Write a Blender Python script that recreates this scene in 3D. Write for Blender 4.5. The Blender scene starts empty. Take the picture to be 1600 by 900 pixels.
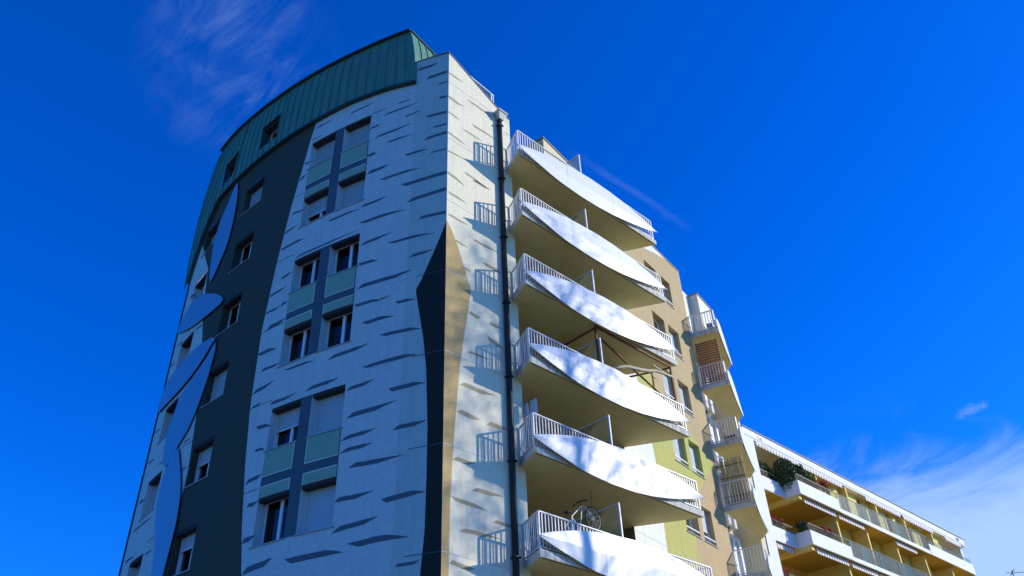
import bpy, math, random
from mathutils import Matrix, Vector
R = math.radians
rnd = random.Random(11)
scn = bpy.context.scene
col = scn.collection

# ------------------------------------------------------------ camera
cam_d = bpy.data.cameras.new('camera'); cam = bpy.data.objects.new('camera', cam_d); col.objects.link(cam)
cam_d.sensor_width = 36.0; cam_d.lens = 29.2526; cam_d.clip_end = 4000; cam_d.clip_start = .1
yaw, pitch, roll = R(45.002), R(36.139), R(-2.4447)
Fv = Vector((math.sin(yaw)*math.cos(pitch), math.cos(yaw)*math.cos(pitch), math.sin(pitch)))
Rv = Vector((math.cos(yaw), -math.sin(yaw), 0)); Uv = Rv.cross(Fv)
Rv, Uv = math.cos(roll)*Rv+math.sin(roll)*Uv, -math.sin(roll)*Rv+math.cos(roll)*Uv
M = Matrix.Identity(4)
for i in range(3): M[i][0], M[i][1], M[i][2] = Rv[i], Uv[i], -Fv[i]
M[0][3], M[1][3], M[2][3] = -12.228, -14.919, 1.6
cam.matrix_world = M; scn.camera = cam

# ------------------------------------------------------------ world, sun, exposure
SUN = Vector((.720, -.557, .413)).normalized()
w = bpy.data.worlds.new('World'); scn.world = w; w.use_nodes = True
nt = w.node_tree; nt.nodes.clear()
def N(nt, t, **k):
    n = nt.nodes.new(t)
    for a, b in k.items(): setattr(n, a, b)
    return n
def L(nt, a, b): nt.links.new(a, b)
def math_(nt, op, a, b=None, c=None, clamp=False):
    n = N(nt, 'ShaderNodeMath', operation=op, use_clamp=clamp)
    for i, v in enumerate((a, b, c)):
        if v is None: continue
        if isinstance(v, (int, float)): n.inputs[i].default_value = v
        else: L(nt, v, n.inputs[i])
    return n.outputs[0]
def vdot(nt, a, v):
    n = N(nt, 'ShaderNodeVectorMath', operation='DOT_PRODUCT'); L(nt, a, n.inputs[0]); n.inputs[1].default_value = v
    return n.outputs['Value']
def sstep(nt, x, lo, hi):
    n = N(nt, 'ShaderNodeMapRange', interpolation_type='SMOOTHSTEP'); L(nt, x, n.inputs[0])
    n.inputs[1].default_value = lo; n.inputs[2].default_value = hi
    return n.outputs[0]
sky = N(nt, 'ShaderNodeTexSky', sky_type='NISHITA', sun_disc=False)
sky.sun_elevation = math.asin(SUN.z); sky.sun_rotation = math.atan2(SUN.x, SUN.y)
sky.altitude = 300; sky.air_density = 1.0; sky.dust_density = .3; sky.ozone_density = 3.0
hs = N(nt, 'ShaderNodeHueSaturation'); hs.inputs['Saturation'].default_value = 1.42; hs.inputs['Value'].default_value = 1.0
L(nt, sky.outputs[0], hs.inputs['Color'])
tc = N(nt, 'ShaderNodeTexCoord'); D = tc.outputs['Generated']
def cloud_noise(scale, stretch, detail=9, rough=.62, dist=.6):
    mp = N(nt, 'ShaderNodeMapping'); mp.inputs['Scale'].default_value = stretch; L(nt, D, mp.inputs[0])
    n = N(nt, 'ShaderNodeTexNoise'); n.inputs['Scale'].default_value = scale; n.inputs['Detail'].default_value = detail
    n.inputs['Roughness'].default_value = rough; n.inputs['Distortion'].default_value = dist; L(nt, mp.outputs[0], n.inputs[0])
    return n.outputs[0]
def blob(v, inner, outer):                    # angular patch of sky where a cloud stands
    v = Vector(v).normalized(); return sstep(nt, vdot(nt, D, v), math.cos(R(outer)), math.cos(R(inner)))
ua = Vector((.041, -.145, .030)).normalized(); ub = Vector((.88, .28, .38)).normalized().cross(ua).normalized()
cmb = N(nt, 'ShaderNodeCombineXYZ'); L(nt, math_(nt, 'MULTIPLY', vdot(nt, D, ua), 4.0), cmb.inputs[0]); L(nt, math_(nt, 'MULTIPLY', vdot(nt, D, ub), 10.0), cmb.inputs[1])
n1n = N(nt, 'ShaderNodeTexNoise'); n1n.inputs['Scale'].default_value = 1.5; n1n.inputs['Detail'].default_value = 9; n1n.inputs['Roughness'].default_value = .6; n1n.inputs['Distortion'].default_value = 1.1
L(nt, cmb.outputs[0], n1n.inputs[0]); n1 = n1n.outputs[0]
n2 = cloud_noise(9, (1, 1, 1), dist=1.2); n3 = cloud_noise(2.6, (1, 1, 1.6))
# cirrus low in the east: wide sheet near the horizon that breaks up upwards
elev = N(nt, 'ShaderNodeSeparateXYZ'); L(nt, D, elev.inputs[0]); ez = elev.outputs['Z']
low = math_(nt, 'MULTIPLY', sstep(nt, ez, .45, .27), blob((.90, .31, .30), 9, 32))
c1 = math_(nt, 'MULTIPLY', sstep(nt, math_(nt, 'ADD', math_(nt, 'MULTIPLY', n1, .8), math_(nt, 'MULTIPLY', low, .42)), .47, .80), low)
va = Vector((-.017, .063, -.052)).normalized(); vb = Vector((.17, .64, .745)).normalized().cross(va).normalized()
cm2 = N(nt, 'ShaderNodeCombineXYZ'); L(nt, math_(nt, 'MULTIPLY', vdot(nt, D, va), 5.0), cm2.inputs[0]); L(nt, math_(nt, 'MULTIPLY', vdot(nt, D, vb), 13.0), cm2.inputs[1])
n5n = N(nt, 'ShaderNodeTexNoise'); n5n.inputs['Scale'].default_value = 1.6; n5n.inputs['Detail'].default_value = 10; n5n.inputs['Roughness'].default_value = .68; n5n.inputs['Distortion'].default_value = 1.3
L(nt, cm2.outputs[0], n5n.inputs[0]); n5 = n5n.outputs[0]
c2 = math_(nt, 'MULTIPLY', math_(nt, 'MULTIPLY', sstep(nt, n3, .30, .62), sstep(nt, n5, .36, .74)), blob((.21, .62, .757), 1, 7))
nrm = Vector((.587, .428, .687)).cross(Vector((.700, .372, .610))).normalized()
wob = math_(nt, 'MULTIPLY', math_(nt, 'SUBTRACT', n2, .5), .03)
tr = math_(nt, 'ABSOLUTE', math_(nt, 'ADD', vdot(nt, D, nrm), wob))
mid = (Vector((.587, .428, .687))+Vector((.700, .372, .610))).normalized()
c3 = math_(nt, 'MULTIPLY', math_(nt, 'MULTIPLY', sstep(nt, tr, .007, .0005), sstep(nt, n3, .30, .60)), blob((.615, .415, .67), 1.2, 5.6))
n4 = cloud_noise(34, (1, 1.4, 2.4), dist=.8); P0 = Vector((.893, .221, .393)).normalized()
def offs(u): return math_(nt, 'SUBTRACT', vdot(nt, D, u), P0.dot(u))
ell = math_(nt, 'ADD', math_(nt, 'POWER', math_(nt, 'MULTIPLY', offs(ua), 48), 2), math_(nt, 'POWER', math_(nt, 'MULTIPLY', offs(ub), 130), 2))
puff = math_(nt, 'MULTIPLY', sstep(nt, math_(nt, 'ADD', math_(nt, 'SUBTRACT', 1.0, ell), math_(nt, 'MULTIPLY', math_(nt, 'SUBTRACT', n4, .5), 3.2)), .1, 1.5), blob(P0, .6, 1.8))
cl = math_(nt, 'MULTIPLY', c1, .95)
cl = math_(nt, 'ADD', cl, math_(nt, 'MULTIPLY', c2, .19))
cl = math_(nt, 'ADD', cl, math_(nt, 'MULTIPLY', c3, .11))
cl = math_(nt, 'ADD', cl, math_(nt, 'MULTIPLY', puff, .28), clamp=True)
mx = N(nt, 'ShaderNodeMix', data_type='RGBA'); L(nt, cl, mx.inputs['Factor']); tint = N(nt, 'ShaderNodeMix', data_type='RGBA', blend_type='MULTIPLY'); tint.inputs['Factor'].default_value = 1; tint.inputs['B'].default_value = (.26, 1.24, 2.6, 1)
L(nt, hs.outputs[0], tint.inputs['A']); L(nt, tint.outputs['Result'], mx.inputs['A'])
mx.inputs['B'].default_value = (4.6, 6.8, 10.5, 1)
bg = N(nt, 'ShaderNodeBackground'); bg.inputs['Strength'].default_value = .10
L(nt, mx.outputs['Result'], bg.inputs['Color']); wo = N(nt, 'ShaderNodeOutputWorld'); L(nt, bg.outputs[0], wo.inputs[0])
sd = bpy.data.lights.new('sun', 'SUN'); sd.energy = 4.7; sd.angle = R(.5); sd.color = (1, .94, .80)
so = bpy.data.objects.new('sun', sd); col.objects.link(so); so.rotation_euler = SUN.to_track_quat('Z', 'Y').to_euler()
vs = scn.view_settings; vs.view_transform = 'Standard'; vs.look = 'None'; vs.exposure = 0; vs.gamma = 1
scn.render.engine = 'CYCLES'; scn.cycles.max_bounces = 8

# ------------------------------------------------------------ materials
MATS = {}
def mat(name, base, rough=.8, metal=0, spec=.3, var=.06, vscale=1.5, bump=0, bscale=60, streak=0, trans=None):
    m = bpy.data.materials.new(name); m.use_nodes = True; t = m.node_tree; b = t.nodes['Principled BSDF']
    b.inputs['Roughness'].default_value = rough; b.inputs['Metallic'].default_value = metal; b.inputs['Specular IOR Level'].default_value = spec
    g = N(t, 'ShaderNodeNewGeometry')
    if var:
        n = N(t, 'ShaderNodeTexNoise'); n.inputs['Scale'].default_value = vscale; n.inputs['Detail'].default_value = 7; n.inputs['Roughness'].default_value = .65
        L(t, g.outputs['Position'], n.inputs[0])
        f = math_(t, 'MULTIPLY_ADD', n.outputs[0], var*3, 1-var*1.5)
        if streak:                           # rain streaks: noise stretched down the wall
            mp = N(t, 'ShaderNodeMapping'); mp.inputs['Scale'].default_value = (7, 7, .6); L(t, g.outputs['Position'], mp.inputs[0])
            n2 = N(t, 'ShaderNodeTexNoise'); n2.inputs['Scale'].default_value = 1.0; n2.inputs['Detail'].default_value = 6; L(t, mp.outputs[0], n2.inputs[0])
            f = math_(t, 'MULTIPLY', f, math_(t, 'SUBTRACT', 1.0, math_(t, 'MULTIPLY', sstep(t, n2.outputs[0], .46, .72), streak)))
        mxx = N(t, 'ShaderNodeMix', data_type='RGBA', blend_type='MULTIPLY'); mxx.inputs['Factor'].default_value = 1
        mxx.inputs['A'].default_value = (*base, 1); L(t, f, mxx.inputs['B']); L(t, mxx.outputs['Result'], b.inputs['Base Color'])
    else: b.inputs['Base Color'].default_value = (*base, 1)
    if bump:
        n = N(t, 'ShaderNodeTexNoise'); n.inputs['Scale'].default_value = bscale; n.inputs['Detail'].default_value = 4; L(t, g.outputs['Position'], n.inputs[0])
        bp = N(t, 'ShaderNodeBump'); bp.inputs['Strength'].default_value = bump; bp.inputs['Distance'].default_value = .02
        L(t, n.outputs[0], bp.inputs['Height']); L(t, bp.outputs[0], b.inputs['Normal'])
    MATS[name] = m; return m
def glass_mat(name, tint, through, rough=.02, frost=0, frostcol=(.6, .65, .6), fixed=None):
    m = bpy.data.materials.new(name); m.use_nodes = True; t = m.node_tree; t.nodes.clear()
    o = N(t, 'ShaderNodeOutputMaterial'); gl = N(t, 'ShaderNodeBsdfGlossy'); gl.inputs['Roughness'].default_value = rough
    tr_ = N(t, 'ShaderNodeBsdfTransparent'); tr_.inputs[0].default_value = (*[c*through for c in tint], 1)
    body = tr_.outputs[0]
    if frost:
        df = N(t, 'ShaderNodeBsdfDiffuse'); df.inputs[0].default_value = (*frostcol, 1)
        tl = N(t, 'ShaderNodeBsdfTranslucent'); tl.inputs[0].default_value = (*frostcol, 1)
        a1 = N(t, 'ShaderNodeMixShader'); a1.inputs[0].default_value = .5; L(t, df.outputs[0], a1.inputs[1]); L(t, tl.outputs[0], a1.inputs[2])
        a2 = N(t, 'ShaderNodeMixShader'); a2.inputs[0].default_value = frost; L(t, body, a2.inputs[1]); L(t, a1.outputs[0], a2.inputs[2]); body = a2.outputs[0]
    fr = N(t, 'ShaderNodeFresnel'); fr.inputs[0].default_value = 1.52
    ms = N(t, 'ShaderNodeMixShader'); (L(t, fr.outputs[0], ms.inputs[0]) if fixed is None else setattr(ms.inputs[0], 'default_value', fixed)); L(t, body, ms.inputs[1]); L(t, gl.outputs[0], ms.inputs[2]); L(t, ms.outputs[0], o.inputs[0])
    MATS[name] = m; return m
WHITE = (.56, .64, .60); DARK = (.055, .066, .044); SLATE = (.085, .135, .165)
mat('side_white', (.80, .76, .60), .85, var=.05, bump=.25, bscale=90, streak=.10)
mat('streak_dark', SLATE, .85, var=.10, vscale=4); mat('streak_pale', (.42, .34, .21), .85, var=.08, vscale=5)
mat('slate', (.07, .12, .145), .85, var=.08, bump=.2, bscale=90); mat('green_panel', (.27, .42, .29), .75, var=.10, vscale=3)
mat('joint', (.62, .66, .66), .8, var=.04); mat('pale_line', (.72, .80, .72), .7, var=0)
mat('copper', (.085, .235, .155), .55, spec=.4, var=.13, vscale=1.1, streak=.22); mat('copper_dark', (.035, .07, .07), .6, var=.1)
mat('blue_leaf', (.13, .30, .44), .35, spec=.5, var=.05); mat('leaf_edge', (.03, .04, .05), .6, var=0)
mat('white_panel', (.74, .75, .76), .42, spec=.45, var=.025, vscale=2); mat('panel_seam', (.55, .57, .6), .5, var=0)
mat('soffit', (.82, .71, .33), .9, var=.15, vscale=1.6, bump=.15, bscale=50); mat('slab_edge', (.62, .61, .53), .9, var=.14, vscale=3, streak=.45)
mat('white_metal', (.80, .80, .78), .45, var=.04); mat('pvc', (.78, .79, .80), .4, var=.02); mat('sill', (.34, .36, .37), .4, var=.03)
mat('shutter', (.58, .63, .62), .6, var=.05); mat('curtain', (.70, .76, .84), .9, var=.1, vscale=8); mat('shade_black', (.035, .035, .04), .95, var=0)  # last one: near-black standing in for shade at window heads and indoors
mat('pipe', (.022, .025, .022), .5, var=.1); mat('pipe_zinc', (.36, .38, .36), .45, metal=.3, var=.1)
mat('tan_wall', (.55, .44, .27), .88, var=.05, bump=.25, bscale=90); mat('cream', (.68, .60, .38), .88, var=.05, bump=.2, bscale=80)
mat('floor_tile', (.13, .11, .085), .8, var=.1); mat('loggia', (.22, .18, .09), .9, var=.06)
mat('coping', (.28, .24, .20), .6, var=.05); mat('roof_deck', (.25, .25, .25), .9, var=.1)
mat('wood', (.24, .10, .045), .7, var=.25, vscale=6); mat('orange_wood', (.42, .14, .045), .65, var=.25, vscale=5)
mat('bark_pale', (.55, .47, .34), .85, var=.2, vscale=9); mat('bamboo', (.62, .46, .22), .8, var=.22, vscale=9)
mat('long_white', (.84, .84, .82), .75, var=.04, streak=.06); mat('yellow', (.86, .66, .19), .85, var=.05); mat('yellow_deep', (.60, .38, .06), .85, var=.06)
mat('dark_metal', (.05, .05, .055), .5, var=.08); mat('grey_metal', (.30, .32, .32), .4, metal=.4, var=.05)
mat('foliage', (.055, .10, .03), .7, var=.3, vscale=7); mat('foliage_light', (.14, .20, .05), .7, var=.25, vscale=6); mat('red_flower', (.55, .03, .03), .7, var=.2, vscale=9)
mat('orange_leaf', (.50, .22, .05), .7, var=.2, vscale=9); mat('bark', (.10, .075, .05), .9, var=.2, vscale=5)
mat('cloth_blue', (.16, .22, .38), .9, var=.1); mat('cloth_white', (.72, .72, .70), .9, var=.05); mat('rubber', (.02, .02, .022), .8, var=0)
glass_mat('glass', (.85, .95, 1.0), .8); glass_mat('frosted', (.92, .95, .88), .93, .08, .10, (.5, .54, .42), .05); glass_mat('rail_glass', (.86, .90, .84), .9, .25, .09, (.4, .48, .4), .05); glass_mat('rail_frost', (.7, .8, .72), .8, .25, .55, (.30, .38, .30), .06)

def fcurve(t, x, pts, xs, ys):
    """piecewise-linear function of x (floor height -> paint boundary)"""
    n = N(t, 'ShaderNodeFloatCurve'); c = n.mapping.curves[0]
    pts = sorted(pts); c.points[0].location = (pts[0][0]/xs, pts[0][1]/ys); c.points[1].location = (pts[-1][0]/xs, pts[-1][1]/ys)
    for a, b in pts[1:-1]: c.points.new(a/xs, b/ys)
    for q in c.points: q.handle_type = 'VECTOR'
    n.mapping.update(); L(t, math_(t, 'MULTIPLY', x, 1/xs), n.inputs['Value'])
    return math_(t, 'MULTIPLY', n.outputs[0], ys)
def painted(name, build, bump=.3):
    """wall paint chosen from the wall's own (along, up) coordinates stored in the UV map"""
    m = mat(name, (1, 1, 1), .86, var=.055, vscale=1.3, bump=bump, bscale=90, streak=.08); t = m.node_tree
    uv = N(t, 'ShaderNodeUVMap'); sp = N(t, 'ShaderNodeSeparateXYZ'); L(t, uv.outputs[0], sp.inputs[0])
    c = build(t, sp.outputs['X'], sp.outputs['Y'])
    fn = N(t, 'ShaderNodeTexNoise'); fn.inputs['Scale'].default_value = 9; fn.inputs['Detail'].default_value = 8; fn.inputs['Roughness'].default_value = .75
    L(t, [n for n in t.nodes if n.bl_idname == 'ShaderNodeNewGeometry'][0].outputs['Position'], fn.inputs[0])
    fm = N(t, 'ShaderNodeMix', data_type='RGBA', blend_type='MULTIPLY'); fm.inputs['Factor'].default_value = 1; L(t, c, fm.inputs['A'])
    L(t, math_(t, 'MULTIPLY_ADD', fn.outputs[0], .55, .72), fm.inputs['B'])
    for n in t.nodes:
        if n.bl_idname == 'ShaderNodeMix' and n.blend_type == 'MULTIPLY' and n is not fm and n != fm: L(t, fm.outputs['Result'], n.inputs['A'])
    return m
def cmix(t, f, a, b):
    n = N(t, 'ShaderNodeMix', data_type='RGBA'); L(t, f, n.inputs['Factor'])
    for k, v in (('A', a), ('B', b)):
        if isinstance(v, tuple): n.inputs[k].default_value = (*v, 1)
        else: L(t, v, n.inputs[k])
    return n.outputs['Result']
BR = [(0, 4.6), (6, 5.45), (8.6, 5.99), (9.81, 6.25), (11.88, 6.58), (13.79, 6.79), (16.44, 6.86), (18.74, 6.70), (19.65, 6.61), (21.47, 6.39), (23.57, 6.05), (24.6, 5.90), (25.4, 5.72), (30, 4.6)]
BL = [(0, 10.2), (9.4, 9.78), (11.59, 9.72), (12.56, 9.66), (15.05, 9.96), (17.85, 10.74), (19.32, 11.26), (20.95, 11.66), (21.7, 11.80), (23.9, 13.38), (25.4, 14.2), (30, 16)]
BC = [(0, .8), (7.68, .52), (8.7, .44), (10.1, .43), (11.4, .44), (12.4, .49), (13.2, .53), (14.2, .65), (15.3, .84), (15.9, .94), (16.24, .76), (17.26, .36), (17.91, .12), (18.27, 0), (30, 0)]
def mural(t, s, z):
    a = math_(t, 'GREATER_THAN', s, fcurve(t, z, BR, 30, 20)); b = math_(t, 'LESS_THAN', s, fcurve(t, z, BL, 30, 20))
    c = math_(t, 'MULTIPLY', math_(t, 'LESS_THAN', s, fcurve(t, z, BC, 30, 20)), math_(t, 'LESS_THAN', z, 18.27))
    seam = math_(t, 'LESS_THAN', s, 1.27)
    base = cmix(t, seam, WHITE, (.46, .58, .52))
    return cmix(t, c, cmix(t, math_(t, 'MULTIPLY', a, b), base, DARK), (.022, .024, .02))
painted('mural', mural)
BT = [(0, .3), (7.71, .23), (9.24, .25), (10.44, .31), (11.75, .41), (12.7, .50), (13.31, .55), (14.34, .70), (15.4, .88), (16.11, .97), (16.86, .70), (17.5, .46), (17.99, .22), (18.3, 0), (30, 0)]
def side(t, s, z):
    c = math_(t, 'MULTIPLY', math_(t, 'LESS_THAN', s, fcurve(t, z, BT, 30, 20)), math_(t, 'LESS_THAN', z, 18.3))
    return cmix(t, c, (.83, .77, .56), (.54, .38, .16))
painted('side_mural', side)
BW = [(0, 8.0), (11, 8.0), (14.1, 8.1), (17, 7.6), (19.5, 7.0), (22.5, 6.2), (25, 9.8), (25.1, 10.3), (25.46, 11.3), (25.8, 12.6), (30, 13)]
BG = [(0, 10.3), (11.06, 10.3), (12.2, 10.6), (13.2, 10.9), (13.95, 11.53), (14.51, 12.18), (15.43, 13.23), (15.6, 13.3), (16.0, 12.6), (16.25, 12.0), (16.45, 11.3), (16.9, 10.2), (17.4, 9.4), (18.4, 8), (30, 6)]
def street(t, s, z):
    g = cmix(t, math_(t, 'LESS_THAN', s, fcurve(t, z, BG, 30, 20)), (.49, .375, .19), (.47, .46, .13))
    pk = cmix(t, sstep(t, z, 15.6, 13.5), (0.0, 0.0, 0.0), (.03, -.02, 0.0))
    ad = N(t, 'ShaderNodeMix', data_type='RGBA', blend_type='ADD'); ad.inputs['Factor'].default_value = 1; L(t, g, ad.inputs['A']); L(t, pk, ad.inputs['B'])
    return cmix(t, math_(t, 'LESS_THAN', s, fcurve(t, z, BW, 30, 20)), ad.outputs['Result'], (.78, .78, .74))
painted('street_mural', street)

# ------------------------------------------------------------ mesh helpers
class MB:
    def __init__(s): s.v = []; s.f = []; s.uv = []; s.mi = []
    def add(s, vs, fs, uvs=None, mi=0):
        o = len(s.v); s.v += [tuple(p) for p in vs]; s.uv += list(uvs) if uvs else [(0, 0)]*len(vs)
        for f in fs: s.f.append(tuple(i+o for i in f)); s.mi.append(mi)
        return s
    def hexa(s, p, mi=0):      # 8 points: bottom ring 0-3, top ring 4-7
        return s.add(p, [(3, 2, 1, 0), (4, 5, 6, 7), (0, 1, 5, 4), (1, 2, 6, 5), (2, 3, 7, 6), (3, 0, 4, 7)], mi=mi)
    def box(s, a, b, mi=0):
        (x0, y0, z0), (x1, y1, z1) = a, b
        return s.hexa([(x0, y0, z0), (x1, y0, z0), (x1, y1, z0), (x0, y1, z0), (x0, y0, z1), (x1, y0, z1), (x1, y1, z1), (x0, y1, z1)], mi)
    def mbox(s, F, s0, s1, z0, z1, o0, o1, n=1, mi=0):   # box in wall coordinates (along, up, outward)
        vs = []
        for i in range(n+1):
            q = s0+(s1-s0)*i/n
            vs += [F(q, z0, o0), F(q, z0, o1), F(q, z1, o1), F(q, z1, o0)]
        fs = [(0, 3, 2, 1), (4*n, 4*n+1, 4*n+2, 4*n+3)]
        for i in range(n):
            a = 4*i
            for k in range(4): fs.append((a+k, a+(k+1) % 4, a+4+(k+1) % 4, a+4+k))
        return s.add(vs, fs, mi=mi)
    def prism(s, pts, z0, z1, mi=0):
        n = len(pts); vs = [(x, y, z0) for x, y in pts]+[(x, y, z1) for x, y in pts]
        return s.add(vs, [tuple(range(n-1, -1, -1)), tuple(range(n, 2*n))]+[(i, (i+1) % n, n+(i+1) % n, n+i) for i in range(n)], mi=mi)
    def sheet(s, F, outline, o0, o1, mi=0, mi_side=None):   # closed outline in wall coords, given thickness
        n = len(outline); vs = [F(a, b, o1) for a, b in outline]+[F(a, b, o0) for a, b in outline]
        s.add(vs, [tuple(range(n)), tuple(range(2*n-1, n-1, -1))], mi=mi)
        s.add(vs, [(i, (i+1) % n, n+(i+1) % n, n+i) for i in range(n)], mi=mi if mi_side is None else mi_side)
        return s
    def tube(s, path, r, n=6, mi=0, cap=True):
        path = [Vector(p) for p in path]; rs = r if isinstance(r, (list, tuple)) else [r]*len(path); vs = []; fs = []
        for i, p in enumerate(path):
            d = (path[min(i+1, len(path)-1)]-path[max(i-1, 0)]).normalized()
            u = d.cross(Vector((0, 0, 1)));  u = d.cross(Vector((1, 0, 0))) if u.length < .01 else u
            u.normalize(); v = d.cross(u)
            for k in range(n):
                a = 2*math.pi*k/n; vs.append(p+(u*math.cos(a)+v*math.sin(a))*rs[i])
        for i in range(len(path)-1):
            for k in range(n): fs.append((i*n+k, i*n+(k+1) % n, (i+1)*n+(k+1) % n, (i+1)*n+k))
        if cap: fs += [tuple(range(n-1, -1, -1)), tuple(range((len(path)-1)*n, len(path)*n))]
        return s.add(vs, fs, mi=mi)
    def bar(s, a, b, wd, dp, up=(0, 0, 1), mi=0):        # rectangular bar from a to b
        a = Vector(a); b = Vector(b); d = (b-a).normalized(); u = d.cross(Vector(up))
        if u.length < .01: u = d.cross(Vector((1, 0, 0)))
        u.normalize(); v = u.cross(d); u = u*wd/2; v = v*dp/2
        return s.hexa([a-u-v, a+u-v, a+u+v, a-u+v, b-u-v, b+u-v, b+u+v, b-u+v], mi)
    def build(s, name, mats, parent=None, smooth=False, kind=None, label=None):
        me = bpy.data.meshes.new(name); me.from_pydata(s.v, [], s.f)
        mats = [mats] if isinstance(mats, str) else mats
        for m in mats: me.materials.append(MATS[m])
        if len(mats) > 1:
            for p, i in zip(me.polygons, s.mi): p.material_index = i
        ul = me.uv_layers.new(name='UVMap')
        for l in me.loops: ul.data[l.index].uv = s.uv[l.vertex_index]
        if smooth:
            for p in me.polygons: p.use_smooth = True
        me.update(); o = bpy.data.objects.new(name, me); col.objects.link(o)
        if parent is not None:
            o.parent = parent
            if parent.parent is None: o.location = -parent.location
        if kind: o['kind'] = kind
        if label: o['label'] = label
        return o
def thing(name, label, cat, loc=(0, 0, 0), group=None):
    o = bpy.data.objects.new(name, None); col.objects.link(o); o.location = loc; o.empty_display_size = .3
    o['label'] = label; o['category'] = cat
    if group: o['group'] = group
    return o
def inst(src, parent, loc, rz=0, name=None):            # copy sharing mesh data, placed relative to its parent
    o = src.copy(); col.objects.link(o); o.parent = parent; o.location = loc; o.rotation_euler = (0, 0, rz); return o

# ------------------------------------------------------------ wall coordinate frames
CX, CY, RAD = 18.776, 10.276, 21.403
PH0 = math.atan2(-CY, -CX)
def LF(s, z, o=0):                              # curved end wall, s measured round the curve from the corner
    a = PH0-s/RAD; return (CX+(RAD+o)*math.cos(a), CY+(RAD+o)*math.sin(a), z)
def WF(x, z, o=0): return (x, -o, z)            # flat white side wall
def frame(ax, ay, deg):
    c, s_ = math.cos(R(deg)), math.sin(R(deg)); return lambda t, z, o=0: (ax+t*c+o*s_, ay+t*s_-o*c, z)
TF = frame(2.92, .0, 9.4)                       # street wall
CF = frame(TF(13.65, 0)[0], TF(13.65, 0)[1], 12.0)  # set-back wall beyond it
H = 2.752; ZS = 21.982                          # storey height, soffit of the top balcony

def wall_grid(F, sb, zb, holes, depth, ds=99, ztop=None):
    """wall sheet with rectangular openings and their reveals; uv = (along, up)"""
    S = set(sb); Zs = set(zb)
    for h in holes: S |= {h[0], h[1]}; Zs |= {h[2], h[3]}
    S = sorted(S); Zs = sorted(Zs); out = [S[0]]
    for a, b in zip(S, S[1:]):
        k = max(1, math.ceil((b-a)/ds)); out += [a+(b-a)*i/k for i in range(1, k+1)]
    S = out; m = MB(); idx = {}
    def vid(i, j):
        if (i, j) not in idx:
            z = Zs[j]
            if ztop and j == len(Zs)-1: z = ztop(S[i])
            m.v.append(F(S[i], z, 0)); m.uv.append((S[i], z)); idx[(i, j)] = len(m.v)-1
        return idx[(i, j)]
    for i in range(len(S)-1):
        for j in range(len(Zs)-1):
            a, b = (S[i]+S[i+1])/2, (Zs[j]+Zs[j+1])/2
            if any(h[0] < a < h[1] and h[2] < b < h[3] for h in holes): continue
            m.f.append((vid(i, j), vid(i+1, j), vid(i+1, j+1), vid(i, j+1))); m.mi.append(0)
    for h in holes:
        s0, s1, z0, z1 = h[:4]; d = -(h[4] if len(h) > 4 else depth)
        for (a, b), (c, e) in (((s0, z0), (s0, z1)), ((s1, z1), (s1, z0)), ((s0, z1), (s1, z1)), ((s1, z0), (s0, z0))):
            eps = .004
            ca = (min(max(a, s0+eps), s1-eps), b); ce = (min(max(c, s0+eps), s1-eps), e)
            m.add([F(a, b, 0), F(c, e, 0), F(c, e, d), F(a, b, d)], [(0, 1, 2, 3)], [ca, ce, ce, ca])
    return m

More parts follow.
